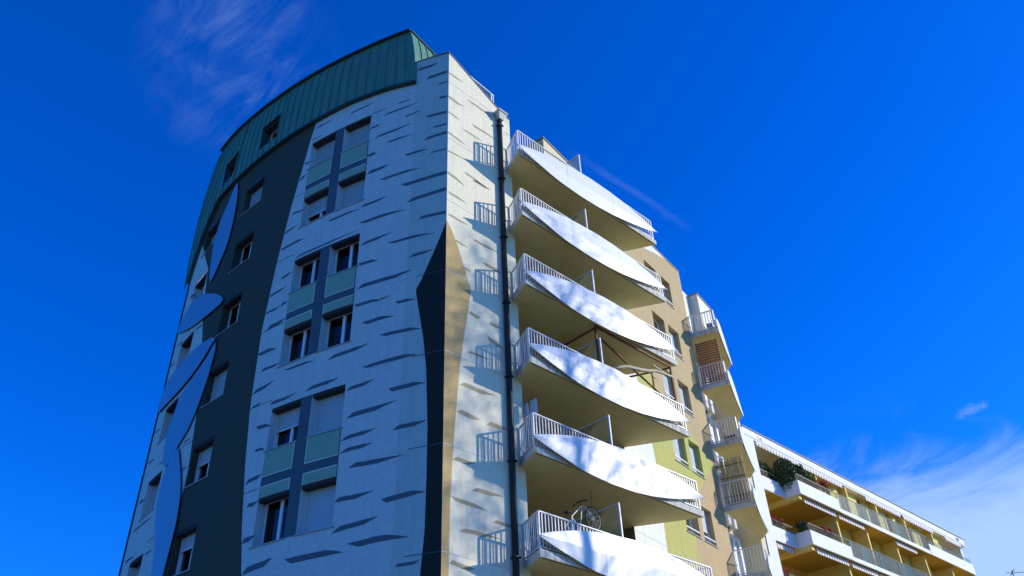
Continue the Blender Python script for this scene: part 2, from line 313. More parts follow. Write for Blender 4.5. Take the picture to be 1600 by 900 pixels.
def window(F, s0, s1, z0, z1, parent, state='open', fill=1.0, curtain=False, rec=.30, n=2, split=.5, frame_mat='pvc', sill=True, label=None, dark_head=True):
    """recessed casement window; its frame is the part, panes, sill, shutter and curtain its sub-parts"""
    fw = .055; m = MB(); o0, o1 = -rec-.06, -rec
    e = .004
    m.mbox(F, s0+e, s0+fw, z0+e, z1-e, o0, o1); m.mbox(F, s1-fw, s1-e, z0+e, z1-e, o0, o1)
    m.mbox(F, s0+fw, s1-fw, z0+e, z0+fw, o0, o1-.002, n); m.mbox(F, s0+fw, s1-fw, z1-fw, z1-e, o0, o1-.002, n)
    if split:
        c = s0+(s1-s0)*split; m.mbox(F, c-.05, c+.05, z0+fw, z1-fw, o0+.003, o1+.012)
    root = m.build('window', frame_mat, parent, label=label)
    ed = [s0+fw]+([s0+(s1-s0)*split-.05, s0+(s1-s0)*split+.05] if split else [])+[s1-fw]
    for a, b in zip(ed[::2], ed[1::2]):
        MB().mbox(F, a, b, z0+fw, z1-fw, -rec-.045, -rec-.035).build('pane', 'glass', root)
    if sill: MB().mbox(F, s0-.06, s1+.06, z0-.035, z0-.004, -rec+.004, .035, n).build('sill', 'sill', root)
    if dark_head: MB().mbox(F, s0+e, s1-e, z1-.10, z1-.004, -rec+.07, -.012, n).build('head_shade', 'shade_black', root)  # near-black board paints the shade under the window head
    if state == 'shutter':
        zb = z1-(z1-z0-.02)*fill; k = int((z1-zb)/.05); m = MB()
        for i in range(k):
            za = z1-.004-(z1-.004-zb)*(i+1)/k; zc = z1-.004-(z1-.004-zb)*i/k
            m.add([F(s0+.03, za, -rec+.06), F(s1-.03, za, -rec+.06), F(s1-.03, zc-.006, -rec+.052), F(s0+.03, zc-.006, -rec+.052), F(s0+.03, zc, -rec+.044), F(s1-.03, zc, -rec+.044)],
                  [(0, 1, 2, 3), (3, 2, 5, 4)])
        m.mbox(F, s0+.03, s1-.03, zb-.04, zb, -rec+.03, -rec+.065)
        m.build('roller_shutter', 'shutter', root)
        for ga, gb in ((s0+e, s0+.03), (s1-.03, s1-e)): MB().mbox(F, ga, gb, z0+e, z1-e, -rec+.005, -rec+.068).build('shutter_guide', 'pvc', root)
    if curtain:
        m = MB(); k = 26; vs = []
        for i in range(k+1):
            q = s0+fw+(s1-s0-2*fw)*i/k; vs += [F(q, z0+.05, -rec-.10+.025*math.sin(i*1.9)), F(q, z1-.05, -rec-.10+.025*math.sin(i*1.9))]
        m.add(vs, [(2*i, 2*i+2, 2*i+3, 2*i+1) for i in range(k)]).build('curtain', 'curtain', root, smooth=True)
    return root

# ------------------------------------------------------------ ground
g = MB().add([(-900, -900, 0), (900, -900, 0), (900, 900, 0), (-900, 900, 0)], [(0, 1, 2, 3)])
mat('gravel', (.17, .145, .09), .95, var=.2, vscale=.8, bump=.5, bscale=25)
go = g.build('ground', 'gravel'); go['kind'] = 'structure'; go['label'] = 'pale gravel ground below the buildings'

# ------------------------------------------------------------ apartment building
B = thing('apartment_building', 'tall curved apartment building painted with white birch bark and dark trunks', 'building', (8, 6, 0))
ROWS = [24.33-H*k for k in range(9)]            # window heads
WH = 1.335
COLS = {'R': (3.05, 4.21), 'L': (4.61, 5.76), 'D': (8.40, 9.60), 'F': (11.77, 13.0)}
holes = []
for k in range(9):
    if ROWS[k]-WH < 1: continue
    for c in COLS.values(): holes.append((c[0], c[1], ROWS[k]-WH, ROWS[k], .30))
zmb = lambda s: 25.45 if s < 12 else 25.45-(s-12)*.62 if s < 17 else 22.35
def ltop(s): return 26.27 if s <= 1.2701 else 25.42
wm = wall_grid(LF, [0, 1.27, 14.0], [0, 25.42], holes, .17, ds=.55)
wm.add([LF(0, 25.42), LF(.635, 25.42), LF(1.27, 25.42), LF(1.27, 26.27), LF(.635, 26.25), LF(0, 26.22)], [(0, 1, 4, 5), (1, 2, 3, 4)], [(0, 25.4), (.6, 25.4), (1.25, 25.4), (1.25, 26), (.6, 26), (0, 26)])
wm.build('curved_wall', 'mural', B)
MB().mbox(LF, 13.985, 14.05, 0, 22.3, -.05, .045).build('corner_trim', 'leaf_edge', B)
MB().add([LF(14, 0), (17, 14.5, 0), (17, 14.5, 25.4), LF(14, 25.4)], [(0, 1, 2, 3)]).build('return_wall', 'side_white', B)
MB().mbox(LF, -.01, 1.28, 26.27, 26.30, -.25, .03, 4).build('coping', 'coping', B)
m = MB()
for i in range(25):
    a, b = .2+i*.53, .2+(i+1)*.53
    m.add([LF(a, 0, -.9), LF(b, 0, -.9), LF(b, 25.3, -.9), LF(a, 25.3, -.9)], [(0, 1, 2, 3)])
m.build('dark_backing', 'shade_black', B)  # near-black sheet behind the windows stands in for unlit interiors

STATE = {'R': ['s1', 's1', 'o', 'c', 's1', 's1'], 'L': ['s1', 's.55', 'c', 'c', 's.5', 'c'], 'D': ['s1', 'c', 'o', 's1', 's.45', 's.38'], 'F': ['s1', 's1', 'o', 'o', 's1', 'o']}
for c, (s0, s1) in COLS.items():
    for k in range(9):
        if ROWS[k]-WH < 1: continue
        st = STATE[c][k] if k < 6 else 'o'
        window(LF, s0, s1, ROWS[k]-WH, ROWS[k], B, 'shutter' if st[0] == 's' else 'open', float(st[1:]) if st[0] == 's' else 0, st == 'c', split=None if st == 's1' else .45)
# spandrel groups between the paired window rows: slate field, green panels with pale outlines
for gk in range(4):
    za, zb_ = ROWS[2*gk]-WH, ROWS[2*gk+1] if 2*gk+1 < 9 else None
    if zb_ is None or zb_-WH < 1: continue
    MB().mbox(LF, 4.214, 4.606, zb_-WH, ROWS[2*gk], .0, .004, 2).build('painted_mullion', 'slate', B)
    for s0, s1 in (COLS['R'], COLS['L']):
        f = MB().mbox(LF, s0+.002, s1-.002, zb_+.002, za-.040, .0, .003, 3).build('slate_field', 'slate', B)
        for p0, p1 in ((za-.80, za-.045), (zb_+.005, zb_+.325)):
            pn = MB().mbox(LF, s0+.03, s1-.03, p0, p1, .003, .014, 3).build('green_panel', 'green_panel', f)
            q = MB(); lo = p1 if p0 < zb_+.1 else p0
            q.mbox(LF, s0+.03, s1-.03, lo-.012, lo+.012, .014, .018, 3); q.mbox(LF, s1-.042, s1-.018, p0, p1, .014, .017) if s0 < 4 else q.mbox(LF, s0+.018, s0+.042, p0, p1, .014, .017)
            q.build('outline', 'pale_line', f)

def streak(F, a, za, b, zb2, th, mt, off=.004):
    """one painted lenticel: blunt lens with a thin tail, following the wall"""
    h = abs(hash((round(a*100), round(za*100)))) % 97/97.0; n = 7; up = []; dn = []
    lead = .10+.10*h; tail = .50+.25*((h*7) % 1); flip = -1 if (h*13) % 1 < .25 else 1; th = th*.9
    cut = abs(b) < .07 or abs(a) < .03            # streaks that run into the corner are cut off square
    us = [0, lead*.5, lead, .3, .45, tail, (tail+1)/2, 1]
    for u in us:
        top = -.5+u/lead if u < lead else .5
        bot = -.5 if u <= tail or (cut and abs(b) < .07) else -.5+.94*(u-tail)/(1-tail)
        if cut and abs(a) < .03: top = .5
        s = a+(b-a)*u; z = za+(zb2-za)*u+.3*th*math.sin(math.pi*u)*(h-.4); j = .05*th*math.sin(u*19+h*40)
        if flip < 0: top, bot = -bot, -top
        up.append((s, z+th*top+j)); dn.append((s, z+th*bot+j*.4-.002))
    m = MB()
    vs = [F(s, z, off) for s, z in up]+[F(s, z, off) for s, z in dn]
    fs = [(n+1+i, n+1+i+1, i+1, i) for i in range(n)]
    if b < a: fs = [f[::-1] for f in fs]
    m.add(vs, fs).build('paint_streak', mt, B)
LS= [(5.7, 25.08, 4.82, 25.05, 0.08), (4.09, 24.91, 2.96, 24.93, 0.077), (3.06, 24.33, 2.35, 24.35, 0.046), (2.5, 24.03, 1.18, 24.03, 0.09), (1.66, 23.54, 1.03, 23.6, 0.07), (0.86, 23.18, 0.05, 23.14, 0.12), (0.55, 22.55, 0.05, 22.55, 0.083), (3.07, 23.59, 2.62, 23.62, 0.09), (2.85, 23.03, 1.31, 23.05, 0.104), (2.27, 22.55, 1.33, 22.57, 0.085), (0.86, 22.1, 0.04, 22.14, 0.131), (1.57, 21.61, 0.69, 21.63, 0.113), (0.62, 21.39, 0.03, 21.37, 0.063), (3.06, 22.23, 2.69, 22.26, 0.136), (3.0, 21.42, 2.14, 21.41, 0.147), (2.49, 20.85, 0.97, 20.87, 0.11), (1.66, 20.26, 0.03, 20.3, 0.152), (1.39, 19.51, 0.03, 19.59, 0.147), (3.12, 19.97, 2.11, 19.99, 0.107), (3.15, 19.22, 1.42, 19.24, 0.133), (0.96, 18.66, 0.03, 18.62, 0.126), (4.47, 19.9, 3.18, 19.93, 0.094), (2.02, 17.97, 0.39, 17.94, 0.11), (3.01, 18.31, 1.83, 18.36, 0.114), (5.84, 24.52, 5.24, 24.5, 0.049), (6.02, 23.44, 5.67, 23.36, 0.095), (6.18, 22.67, 5.8, 22.79, 0.129), (6.29, 21.14, 5.61, 21.02, 0.086), (6.53, 20.37, 5.92, 20.43, 0.101), (6.61, 19.65, 5.44, 19.68, 0.113), (1.24, 25.84, 0.43, 25.82, 0.14), (0.87, 25.19, 0.06, 25.23, 0.155), (0.38, 24.69, 0.05, 24.7, 0.076), (0.36, 23.94, 0.05, 23.93, 0.11), (2.0, 24.38, 1.43, 24.35, 0.057), (1.22, 17.22, 0.38, 17.22, 0.114), (5.82, 18.95, 3.12, 18.95, 0.082), (6.35, 18.31, 5.76, 18.35, 0.099), (6.8, 17.79, 5.97, 17.84, 0.098), (6.83, 17.14, 6.15, 17.1, 0.095), (6.12, 17.17, 5.77, 17.16, 0.109), (6.6, 16.47, 5.75, 16.48, 0.152), (3.01, 17.52, 2.29, 17.5, 0.119), (2.98, 16.64, 1.08, 16.63, 0.155), (3.02, 15.96, 2.13, 15.97, 0.124), (2.3, 15.89, 1.75, 15.94, 0.055), (1.58, 15.62, 0.9, 15.62, 0.106), (2.69, 15.2, 1.58, 15.23, 0.132), (2.06, 14.6, 0.73, 14.56, 0.126), (3.81, 14.37, 2.37, 14.41, 0.128), (2.56, 13.66, 0.82, 13.74, 0.146), (6.88, 15.55, 5.99, 15.54, 0.146), (6.57, 14.9, 5.72, 14.85, 0.098), (5.47, 14.51, 4.31, 14.51, 0.08), (6.78, 14.19, 5.87, 14.27, 0.135), (6.74, 13.65, 6.29, 13.71, 0.066), (5.9, 13.54, 4.85, 13.52, 0.111), (4.5, 13.55, 3.3, 13.54, 0.123), (3.01, 13.13, 2.1, 13.18, 0.118), (1.65, 12.75, 0.53, 12.8, 0.141), (2.92, 12.27, 1.38, 12.32, 0.154), (1.44, 11.57, 0.46, 11.56, 0.132), (6.34, 12.89, 5.7, 12.82, 0.125), (6.27, 12.13, 5.83, 12.1, 0.09), (3.07, 11.61, 1.96, 11.64, 0.122), (3.03, 11.25, 2.03, 11.25, 0.119), (2.72, 10.78, 1.08, 10.7, 0.14), (6.44, 11.21, 5.77, 11.25, 0.129), (3.05, 9.92, 1.9, 9.9, 0.135), (6.19, 10.49, 5.75, 10.48, 0.123), (1.67, 9.62, 0.44, 9.73, 0.154), (3.06, 9.11, 1.72, 9.19, 0.141), (2.56, 8.63, 0.85, 8.67, 0.169), (4.5, 8.6, 2.64, 8.59, 0.174), (5.98, 8.63, 4.91, 8.72, 0.182), (1.18, 7.96, 0.53, 7.96, 0.085), (6.17, 9.49, 5.67, 9.49, 0.155)]
LS2= [(15.66, 24.77, 13.26, 23.52, 0.13), (13.45, 21.28, 12.44, 20.85, 0.136), (11.63, 18.76, 10.92, 18.64, 0.091), (13.51, 18.98, 12.89, 18.98, 0.105), (14.16, 18.29, 13.41, 18.2, 0.108), (14.1, 15.52, 13.17, 15.42, 0.083), (12.3, 13.69, 11.65, 13.64, 0.066), (13.98, 14.32, 12.94, 14.16, 0.076), (13.69, 12.83, 12.9, 12.69, 0.103), (13.6, 11.77, 11.66, 11.72, 0.077), (13.75, 10.8, 12.64, 10.73, 0.076), (11.61, 10.47, 11.01, 10.51, 0.067), (10.41, 13.78, 9.87, 13.78, 0.061), (10.17, 12.74, 9.7, 12.74, 0.057)]
WS= [(-0.02, 25.15, 0.68, 25.12, 0.084), (-0.03, 23.9, 0.71, 23.85, 0.128), (0.01, 23.14, 0.53, 23.1, 0.077), (0.86, 24.38, 2.1, 24.37, 0.1), (-0.01, 22.14, 0.81, 22.02, 0.089), (1.07, 23.26, 2.26, 23.35, 0.112), (0.64, 22.75, 1.53, 22.73, 0.077), (0.0, 21.27, 0.74, 21.37, 0.072), (0.02, 20.3, 0.74, 20.2, 0.123), (0.71, 20.78, 1.85, 20.64, 0.086), (2.63, 24.01, 2.94, 23.98, 0.05), (1.08, 20.67, 1.84, 20.63, 0.125), (0.03, 19.47, 0.83, 19.47, 0.096), (0.04, 18.58, 0.88, 18.54, 0.093), (0.32, 17.69, 0.87, 17.63, 0.071), (1.06, 18.12, 2.22, 18.11, 0.093), (1.47, 17.37, 2.24, 17.4, 0.127), (0.64, 16.81, 1.0, 16.78, 0.069), (0.9, 15.3, 1.34, 15.22, 0.145), (1.66, 15.25, 2.26, 15.23, 0.115), (1.6, 14.7, 2.23, 14.62, 0.159), (0.81, 13.93, 1.76, 13.97, 0.076), (0.56, 12.83, 1.83, 12.82, 0.143), (0.43, 11.96, 1.25, 11.88, 0.148), (1.5, 11.94, 2.3, 11.92, 0.138), (0.34, 10.58, 1.05, 10.56, 0.125), (0.95, 9.92, 2.05, 9.93, 0.123), (0.28, 9.51, 1.48, 9.5, 0.118), (1.65, 9.25, 2.38, 9.22, 0.096), (0.54, 8.79, 1.89, 8.79, 0.114), (0.24, 7.95, 1.04, 7.87, 0.117)]
for t in LS: streak(LF, *t, 'streak_dark')
for t in LS2[1:]: streak(LF, min(t[0], 13.92), *t[1:], 'streak_dark')
for t in WS: streak(WF, t[0] if t[0] > .02 else .02, *t[1:], 'streak_pale', .004)

# joints at each floor
for k in range(-1, 7):
    z = 24.646-H*k if k >= 0 else None
    if z is None or z > 24.7: continue
    MB().mbox(LF, .97, 3.0, z-.009, z+.009, .001, .0065, 8).build('joint', 'joint', B); MB().mbox(LF, .0, .97, z-.009, z+.009, .001, .0062, 4).build('joint', 'slate' if z < 18 else 'joint', B)
    MB().mbox(LF, 5.82, 8.38, z-.009, z+.009, .001, .0065, 8).build('joint', 'slate', B)
    MB().mbox(LF, 9.65, 11.7, z-.009, z+.009, .001, .0065, 8).build('joint', 'slate', B)
    MB().mbox(WF, 0, 2.92, z-.009, z+.009, .001, .0065).build('joint', 'joint', B)
    MB().mbox(TF, 5.9, 13.6, z-.01, z+.01, .001, .006).build('joint', 'cream', B)

# leaf shaped sheet-metal panels on the curved wall
WL = [[(10.56, 25.33), (10.23, 24.32), (10.14, 23.22), (10.22, 21.99), (10.66, 21.08), (11.12, 20.62), (11.49, 21.93), (11.62, 22.86), (11.43, 23.85), (11.02, 24.55)],
      [(13.85, 19.80), (13.6, 20.21), (12.84, 20.47), (11.85, 20.37), (10.87, 19.95), (10.02, 19.44), (9.55, 18.99), (9.89, 18.86), (10.89, 18.87), (11.82, 19.01), (12.72, 19.27)],
      [(9.52, 17.38), (10.45, 17.60), (11.19, 17.62), (11.81, 17.56), (12.74, 17.5), (13.57, 17.35), (13.95, 17.0), (14.1, 16.34), (12.69, 16.20), (11.52, 16.26), (10.63, 16.51), (10.07, 16.84), (9.78, 17.1)],
      [(9.46, 17.2), (9.71, 16.97), (9.99, 16.70), (10.6, 16.36), (11.15, 16.10), (11.6, 15.8), (11.75, 15.2), (12.0, 14.6), (11.9, 13.9), (11.38, 13.26), (10.72, 13.75), (10.15, 14.19), (9.75, 15.0), (9.56, 15.65), (9.44, 16.24), (9.39, 16.86)],
      [(10.69, 13.66), (10.27, 13.1), (9.83, 12.19), (9.64, 11.53), (9.58, 10.83), (9.65, 10.07), (9.73, 9.37), (9.95, 8.4), (10.3, 7.9), (10.5, 8.8), (10.62, 10.09), (11.05, 11.1), (11.35, 11.97), (11.40, 12.73), (11.2, 13.2)]]
def smooth_outline(pts, k=4):
    out = []; n = len(pts)
    for i in range(n):
        p0, p1, p2, p3 = pts[i-1], pts[i], pts[(i+1) % n], pts[(i+2) % n]
        d = lambda a, b: math.hypot(a[0]-b[0], a[1]-b[1])
        for j in range(k):
            t = j/k
            f = lambda c: .5*((2*p1[c])+(-p0[c]+p2[c])*t+(2*p0[c]-5*p1[c]+4*p2[c]-p3[c])*t*t+(-p0[c]+3*p1[c]-3*p2[c]+p3[c])*t**3)
            out.append((f(0), f(1)))
    return out
def curved_sheet(F, outline, o0, o1, name, mats, parent):
    """fill an outline in vertical slices so that the sheet follows the curve of the wall"""
    m = MB(); ol = outline; n = len(ol)
    lo = min(p[0] for p in ol); hi = max(p[0] for p in ol); ks = 28; cols_ = []
    for i in range(ks+1):
        s = lo+.002+(hi-lo-.004)*i/ks; zz = []
        for j in range(n):
            a, b = ol[j], ol[(j+1) % n]
            if (a[0] <= s) != (b[0] <= s): zz.append(a[1]+(b[1]-a[1])*(s-a[0])/(b[0]-a[0]))
        zz.sort(); cols_.append((s, zz[0], zz[-1]))
    vs = []
    for s, a, b in cols_: vs += [F(s, a, o1), F(s, b, o1), F(s, a, o0), F(s, b, o0)]
    fs = []; fe = []
    for i in range(ks):
        a = 4*i; fs.append((a, a+1, a+5, a+4)); fe += [(a+4, a+6, a+2, a), (a+1, a+3, a+7, a+5)]
    m.add(vs, fs, mi=0); m.add(vs, fe+[(0, 2, 3, 1), (4*ks, 4*ks+1, 4*ks+3, 4*ks+2)], mi=1)
    return m.build(name, mats, parent)
for i, l in enumerate([[(min(a, 13.93), b) for a, b in q] for q in WL]): curved_sheet(LF, smooth_outline(l), .03+.012*(i % 3), .06+.012*(i % 3), 'wall_leaf', ['blue_leaf', 'leaf_edge'], B)

# mansard of standing-seam copper
zt = [(0, 28.3), (1.63, 28.32), (3.71, 28.37), (5.4, 28.48), (6.91, 28.62), (8.5, 28.79), (10.28, 29.08), (11.62, 29.4), (13.68, 29.9), (17.6, 30.6), (24, 31.2)]
def ztop(s):
    for (a, b), (c, d) in zip(zt, zt[1:]):
        if a <= s <= c: return b+(d-b)*(s-a)/(c-a)
    return zt[-1][1]
zb_pts = [(0, 25.12), (1.27, 25.14), (2.4, 25.32), (4, 25.45), (9, 25.47), (12.1, 25.5), (12.7, 25.02), (13.28, 24.25), (13.77, 23.2), (14.06, 22.35), (16, 21)]
def zbot(s):
    for (a, b), (c, d) in zip(zb_pts, zb_pts[1:]):
        if a <= s <= c: return b+(d-b)*(s-a)/(c-a)
    return 21
NP = 6
def prof(s, u):           # mansard surface: u 0 bottom .. 1 top, leaning in near the top
    z = zbot(s)+(ztop(s)-zbot(s))*u; return z, .10*(1-u**2)-.04*u**3+.22*max(0, (s-12)/2)*u*(1-u)*4*.5
MS = MB(); MS.mbox(LF, 1.3, 12, 25.0, 25.1, -.3, -.02, 30)
roof = MS.build('mansard_roof', 'copper_dark', B)
MW = [(7.92, 9.12, 26.05, 27.38), (10.98, 12.2, 26.15, 27.5)]
S0, PIT = 1.27, .425
def lean(s, u): return s+.36*u**2.2*max(0, 1-(s-1.27)/1.2)
def mpt(s, u, extra=0):
    z, o = prof(s, u); return LF(lean(s, u), z, o+extra)
def umz(s, z): return (z-zbot(s))/(ztop(s)-zbot(s))
i = 0; s = S0
while s < 14.0:
    e = s+PIT
    for wdw in MW:        # keep panel edges on the window jambs
        for j in (wdw[0], wdw[1]):
            if s+.12 < j < e+.08: e = j
    pieces = [(0, 1)]
    for wdw in MW:
        if wdw[0]-.01 <= s and e <= wdw[1]+.01: pieces = [(0, umz(s, wdw[2])), (umz(s, wdw[3]), 1)]
    for ua, ub in pieces:
        m = MB(); k = 6; vs = []
        for j in range(k+1):
            u = ua+(ub-ua)*j/k
            vs += [mpt(s, u), mpt(e-.03, u), mpt(e-.03, u, .035), mpt(e, u, .035), mpt(e, u)]
        m.add(vs, [(5*j+a+1, 5*j+a, 5*j+5+a, 5*j+6+a) for j in range(k) for a in range(4)])
        m.build('roof_panel', 'copper', roof)
    s = e; i += 1
m = MB(); k = 60                                   # dark drip edge and ridge cap
vs = []
for j in range(k+1):
    q = 1.25+(14.06-1.25)*j/k; zz = zbot(q); vs += [LF(q, zz-.07, -.02), LF(q, zz-.07, .16), LF(q, zz+.01, .16), LF(q, zz+.01, -.02)]
m.add(vs, [(4*j+a, 4*j+(a+1) % 4, 4*j+4+(a+1) % 4, 4*j+4+a) for j in range(k) for a in range(4)]).build('drip_edge', 'copper_dark', roof)
m = MB(); vs = []
for j in range(k+1):
    q = 1.27+(14.06-1.27)*j/k; qq = lean(q, 1); zz = ztop(q); vs += [LF(qq, zz, -.3), LF(qq, zz, .09), LF(qq, zz+.05, .09), LF(qq, zz+.05, -.3)]
m.add(vs, [(4*j+a, 4*j+(a+1) % 4, 4*j+4+(a+1) % 4, 4*j+4+a) for j in range(k) for a in range(4)]+[(0, 1, 2, 3)]).build('ridge_cap', 'copper_dark', roof)
# gable end of the mansard: copper returned along the street side
dx, dy = math.cos(R(11)), math.sin(R(11)); k = 8
for j in range(14):
    a, b = j*.43, (j+1)*.43; m = MB(); vs = []
    for q in range(k+1):
        x, y, z = mpt(S0, q/k); ox, oy = -dy*-.035, dx*-.035
        vs += [(x+dx*a, y+dy*a, z), (x+dx*(b-.03), y+dy*(b-.03), z), (x+dx*(b-.03)+ox, y+dy*(b-.03)+oy, z), (x+dx*b+ox, y+dy*b+oy, z), (x+dx*b, y+dy*b, z)]
    m.add(vs, [(5*q+c, 5*q+c+1, 5*q+6+c, 5*q+5+c) for q in range(k) for c in range(4)]).build('roof_panel', 'copper', roof)
x, y, z = mpt(S0, 1); MB().bar((x, y, z+.03), (x+dx*6, y+dy*6, z+.03), .12, .06).build('ridge_cap', 'copper_dark', roof)
for wi, (s0, s1, z0, z1) in enumerate(MW):          # recessed dormer windows
    m = MB()
    for (a, b), (c, d) in (((s0, z0), (s0, z1)), ((s1, z1), (s1, z0)), ((s0, z1), (s1, z1)), ((s1, z0), (s0, z0))):
        m.add([LF(a, b, .09), LF(c, d, .09), LF(c, d, -.45), LF(a, b, -.45)], [(0, 1, 2, 3)])
    m.build('window_lining', 'copper_dark', roof)
    window(LF, s0+.02, s1-.02, z0+.02, z1-.02, B, 'shutter' if wi == 1 else 'open', .6, rec=.3, split=.5, sill=False)
m = MB(); tp = [mpt(1.3+j*.6, .99, -.1) for j in range(22)]
m.add(tp+[(14, 12, 28.2)], [(j, j+1, 22) for j in range(21)]).build('flat_roof', 'roof_deck', B)

# white side wall with its swept parapet
stop = [(0, 26.22), (.3, 26.09), (.91, 25.76), (1.6, 25.40), (2.36, 25.02), (2.92, 24.82)]
def sz(x):
    for (a, b), (c, d) in zip(stop, stop[1:]):
        if a <= x <= c: return b+(d-b)*(x-a)/(c-a)
m = wall_grid(WF, [0, .3, .91, 1.6, 2.36, 2.92], [0, 24], [], .1, ztop=sz)
m.build('side_wall', 'side_mural', B)
m = MB(); vs = []
for x, z in stop: vs += [(x, -.025, z-.0), (x, -.025, z+.035), (x, .22, z+.035), (x, .22, z)]
m.add(vs, [(4*j+a, 4*j+4+a, 4*j+4+(a+1) % 4, 4*j+(a+1) % 4) for j in range(len(stop)-1) for a in range(4)]).build('coping', 'coping', B)
m = MB(); m.add([(2.92, 0, 0), (2.92, .6, 0), (2.92, .6, 24.8), (2.92, 0, 24.8), (0, .22, 24), (2.92, .22, 24), (2.92, .22, 24.82), (0, .22, 26.2)], [(0, 1, 2, 3), (5, 4, 7, 6)]).build('parapet_back', 'side_white', B)
# glazed guard rail on the terrace behind it
m = MB(); m.bar((1.15, .3, 26.24), (2.44, .3, 26.06), .05, .05); m.bar((2.31, .3, 25.0), (2.31, .3, 26.08), .05, .05); m.bar((2.42, .3, 25.0), (2.42, .3, 26.06), .03, .03)
rl = m.build('terrace_railing', 'white_metal', B)
MB().add([(1.15, .31, 25.2), (2.28, .31, 25.0), (2.28, .31, 26.03), (1.15, .31, 26.2)], [(0, 1, 2, 3)]).build('glazing', 'rail_glass', rl)
# downpipe with hopper
m = MB(); m.tube([(2.33, -.09, 1), (2.33, -.09, 24.3)], .085, 10); dp = m.build('downpipe', 'pipe', B, smooth=True)
m = MB(); m.hexa([(2.22, -.2, 24.3), (2.44, -.2, 24.3), (2.44, -.005, 24.3), (2.22, -.005, 24.3), (2.13, -.30, 24.55), (2.53, -.30, 24.55), (2.53, -.005, 24.55), (2.13, -.005, 24.55)])
m.box((2.11, -.32, 24.553), (2.55, -.003, 24.66)); m.build('hopper', 'pipe_zinc', dp)
for k in range(9): MB().box((2.23, -.19, 3.2+k*2.6), (2.43, -.002, 3.25+k*2.6)).build('bracket', 'pipe', dp)

# street wall with window pairs, loggia recess from t=.35 to 5.85
TR = [24.25-2.735*k for k in range(8)]; TC = [(9.85, 10.92), (11.27, 12.25)]; th = 1.39
holes = []
for k in range(8):
    for a, b in TC: holes.append((a, b, TR[k]-th, TR[k], .28))
LOG = (.0, 5.85, 2.0, 25.75)
m = wall_grid(TF, [5.85, 13.65], [0, 25.75], holes, .28); m.build('street_wall', 'street_mural', B)
ts = ['o', 'o', 's1', 's1', 's.6', 'o', 's1', 'o']
for k in range(8):
    for ci, (a, b) in enumerate(TC):
        st = {(0, 0): 'o', (0, 1): 'o', (1, 0): 'o', (1, 1): 's1', (2, 0): 's1', (2, 1): 's1', (3, 0): 's1', (3, 1): 's1', (4, 0): 'o', (4, 1): 's.6'}.get((k, ci), 's.5')
        wd = window(TF, a, b, TR[k]-th, TR[k], B, 'shutter' if st[0] == 's' else 'open', float(st[1:]) if st[0] == 's' else 0, rec=.26, split=None, n=1, dark_head=False)
        MB().mbox(TF, a+.02, b-.02, TR[k]-th+.17, TR[k]-th+.21, -.04, .0).build('guard_bar', 'white_metal', wd)
MB().mbox(TF, 5.86, 13.66, 25.75, 25.79, -.2, .03).build('coping', 'coping', B)
m = MB(); m.add([TF(13.65, 0), TF(13.65, 0, -1.2), TF(13.65, 25.75, -1.2), TF(13.65, 25.75)], [(0, 1, 2, 3)]).build('return_wall', 'cream', B)
# loggia recess: jambs, back wall, floors
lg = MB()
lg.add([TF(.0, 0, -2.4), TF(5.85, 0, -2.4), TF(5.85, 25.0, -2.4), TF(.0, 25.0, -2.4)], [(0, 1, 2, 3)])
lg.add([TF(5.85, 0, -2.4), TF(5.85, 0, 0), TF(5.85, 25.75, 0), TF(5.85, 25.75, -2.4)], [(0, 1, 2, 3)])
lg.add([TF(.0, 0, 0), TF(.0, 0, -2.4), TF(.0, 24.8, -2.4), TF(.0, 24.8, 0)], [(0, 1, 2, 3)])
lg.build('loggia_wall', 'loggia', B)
for k in range(8):
    zf = ZS-H*k
    if zf < 1: continue
    MB().mbox(TF, .01, 5.84, zf+.002, zf+.19, -2.395, -.0).build('loggia_ceiling', 'soffit', B); MB().mbox(TF, .01, 5.84, zf+.192, zf+.2, -2.39, -.002).build('loggia_floor', 'floor_tile', B)
    for t0, t1 in ((.5, 2.1), (3.2, 5.0)):       # french windows at the back of the loggia
        mm = MB()
        for q in (t0, (t0+t1)/2-.03, t1-.06): mm.mbox(TF, q, q+.06, zf+.2, zf+2.4, -2.395, -2.33)
        mm.mbox(TF, t0+.06, t1-.06, zf+2.34, zf+2.4, -2.395, -2.332); dr = mm.build('french_window', 'pvc', B)
        MB().mbox(TF, t0+.06, t1-.06, zf+.22, zf+2.34, -2.39, -2.37).build('pane', 'dark_metal', dr)
# attic box above the loggia's right half
m = MB(); m.mbox(TF, 2.26, 5.86, 24.35, 25.72, -1.24, -.001); m.build('attic_wall', 'cream', B)
MB().mbox(TF, 2.2, 5.86, 25.72, 25.77, -1.3, .04).build('coping', 'coping', B)
# set-back wall after the street wall, its recess and the boxed duct on the top floor
q = MB()
q.add([CF(0, 0, -.9), CF(4.6, 0, -.9), CF(4.6, ZS, -.9), CF(0, ZS, -.9)], [(0, 1, 2, 3)])
q.add([CF(4.0, 0, -.9), CF(4.0, 0, 0), CF(4.0, ZS, 0), CF(4.0, ZS, -.9)], [(0, 1, 2, 3)])
q.add([CF(.0, 0, 0), CF(.0, 0, -.9), CF(.0, ZS, -.9), CF(.0, ZS, 0)], [(0, 1, 2, 3)])
q.add([CF(4.0, 0, 0), CF(4.6, 0, 0), CF(4.6, 24.6, 0), CF(4.0, 24.6, 0)], [(0, 1, 2, 3)])
q.build('setback_wall', 'cream', B)
MB().mbox(CF, .002, 4.6, ZS+.21, 24.68, -1.0, .0).build('attic_wall', 'side_white', B)
MB().mbox(CF, .75, 2.35, ZS+.21, 24.70, .002, .42).build('duct_box', 'side_white', B)
MB().mbox(CF, .70, 2.40, 24.703, 24.75, -.02, .46).build('coping', 'coping', B)
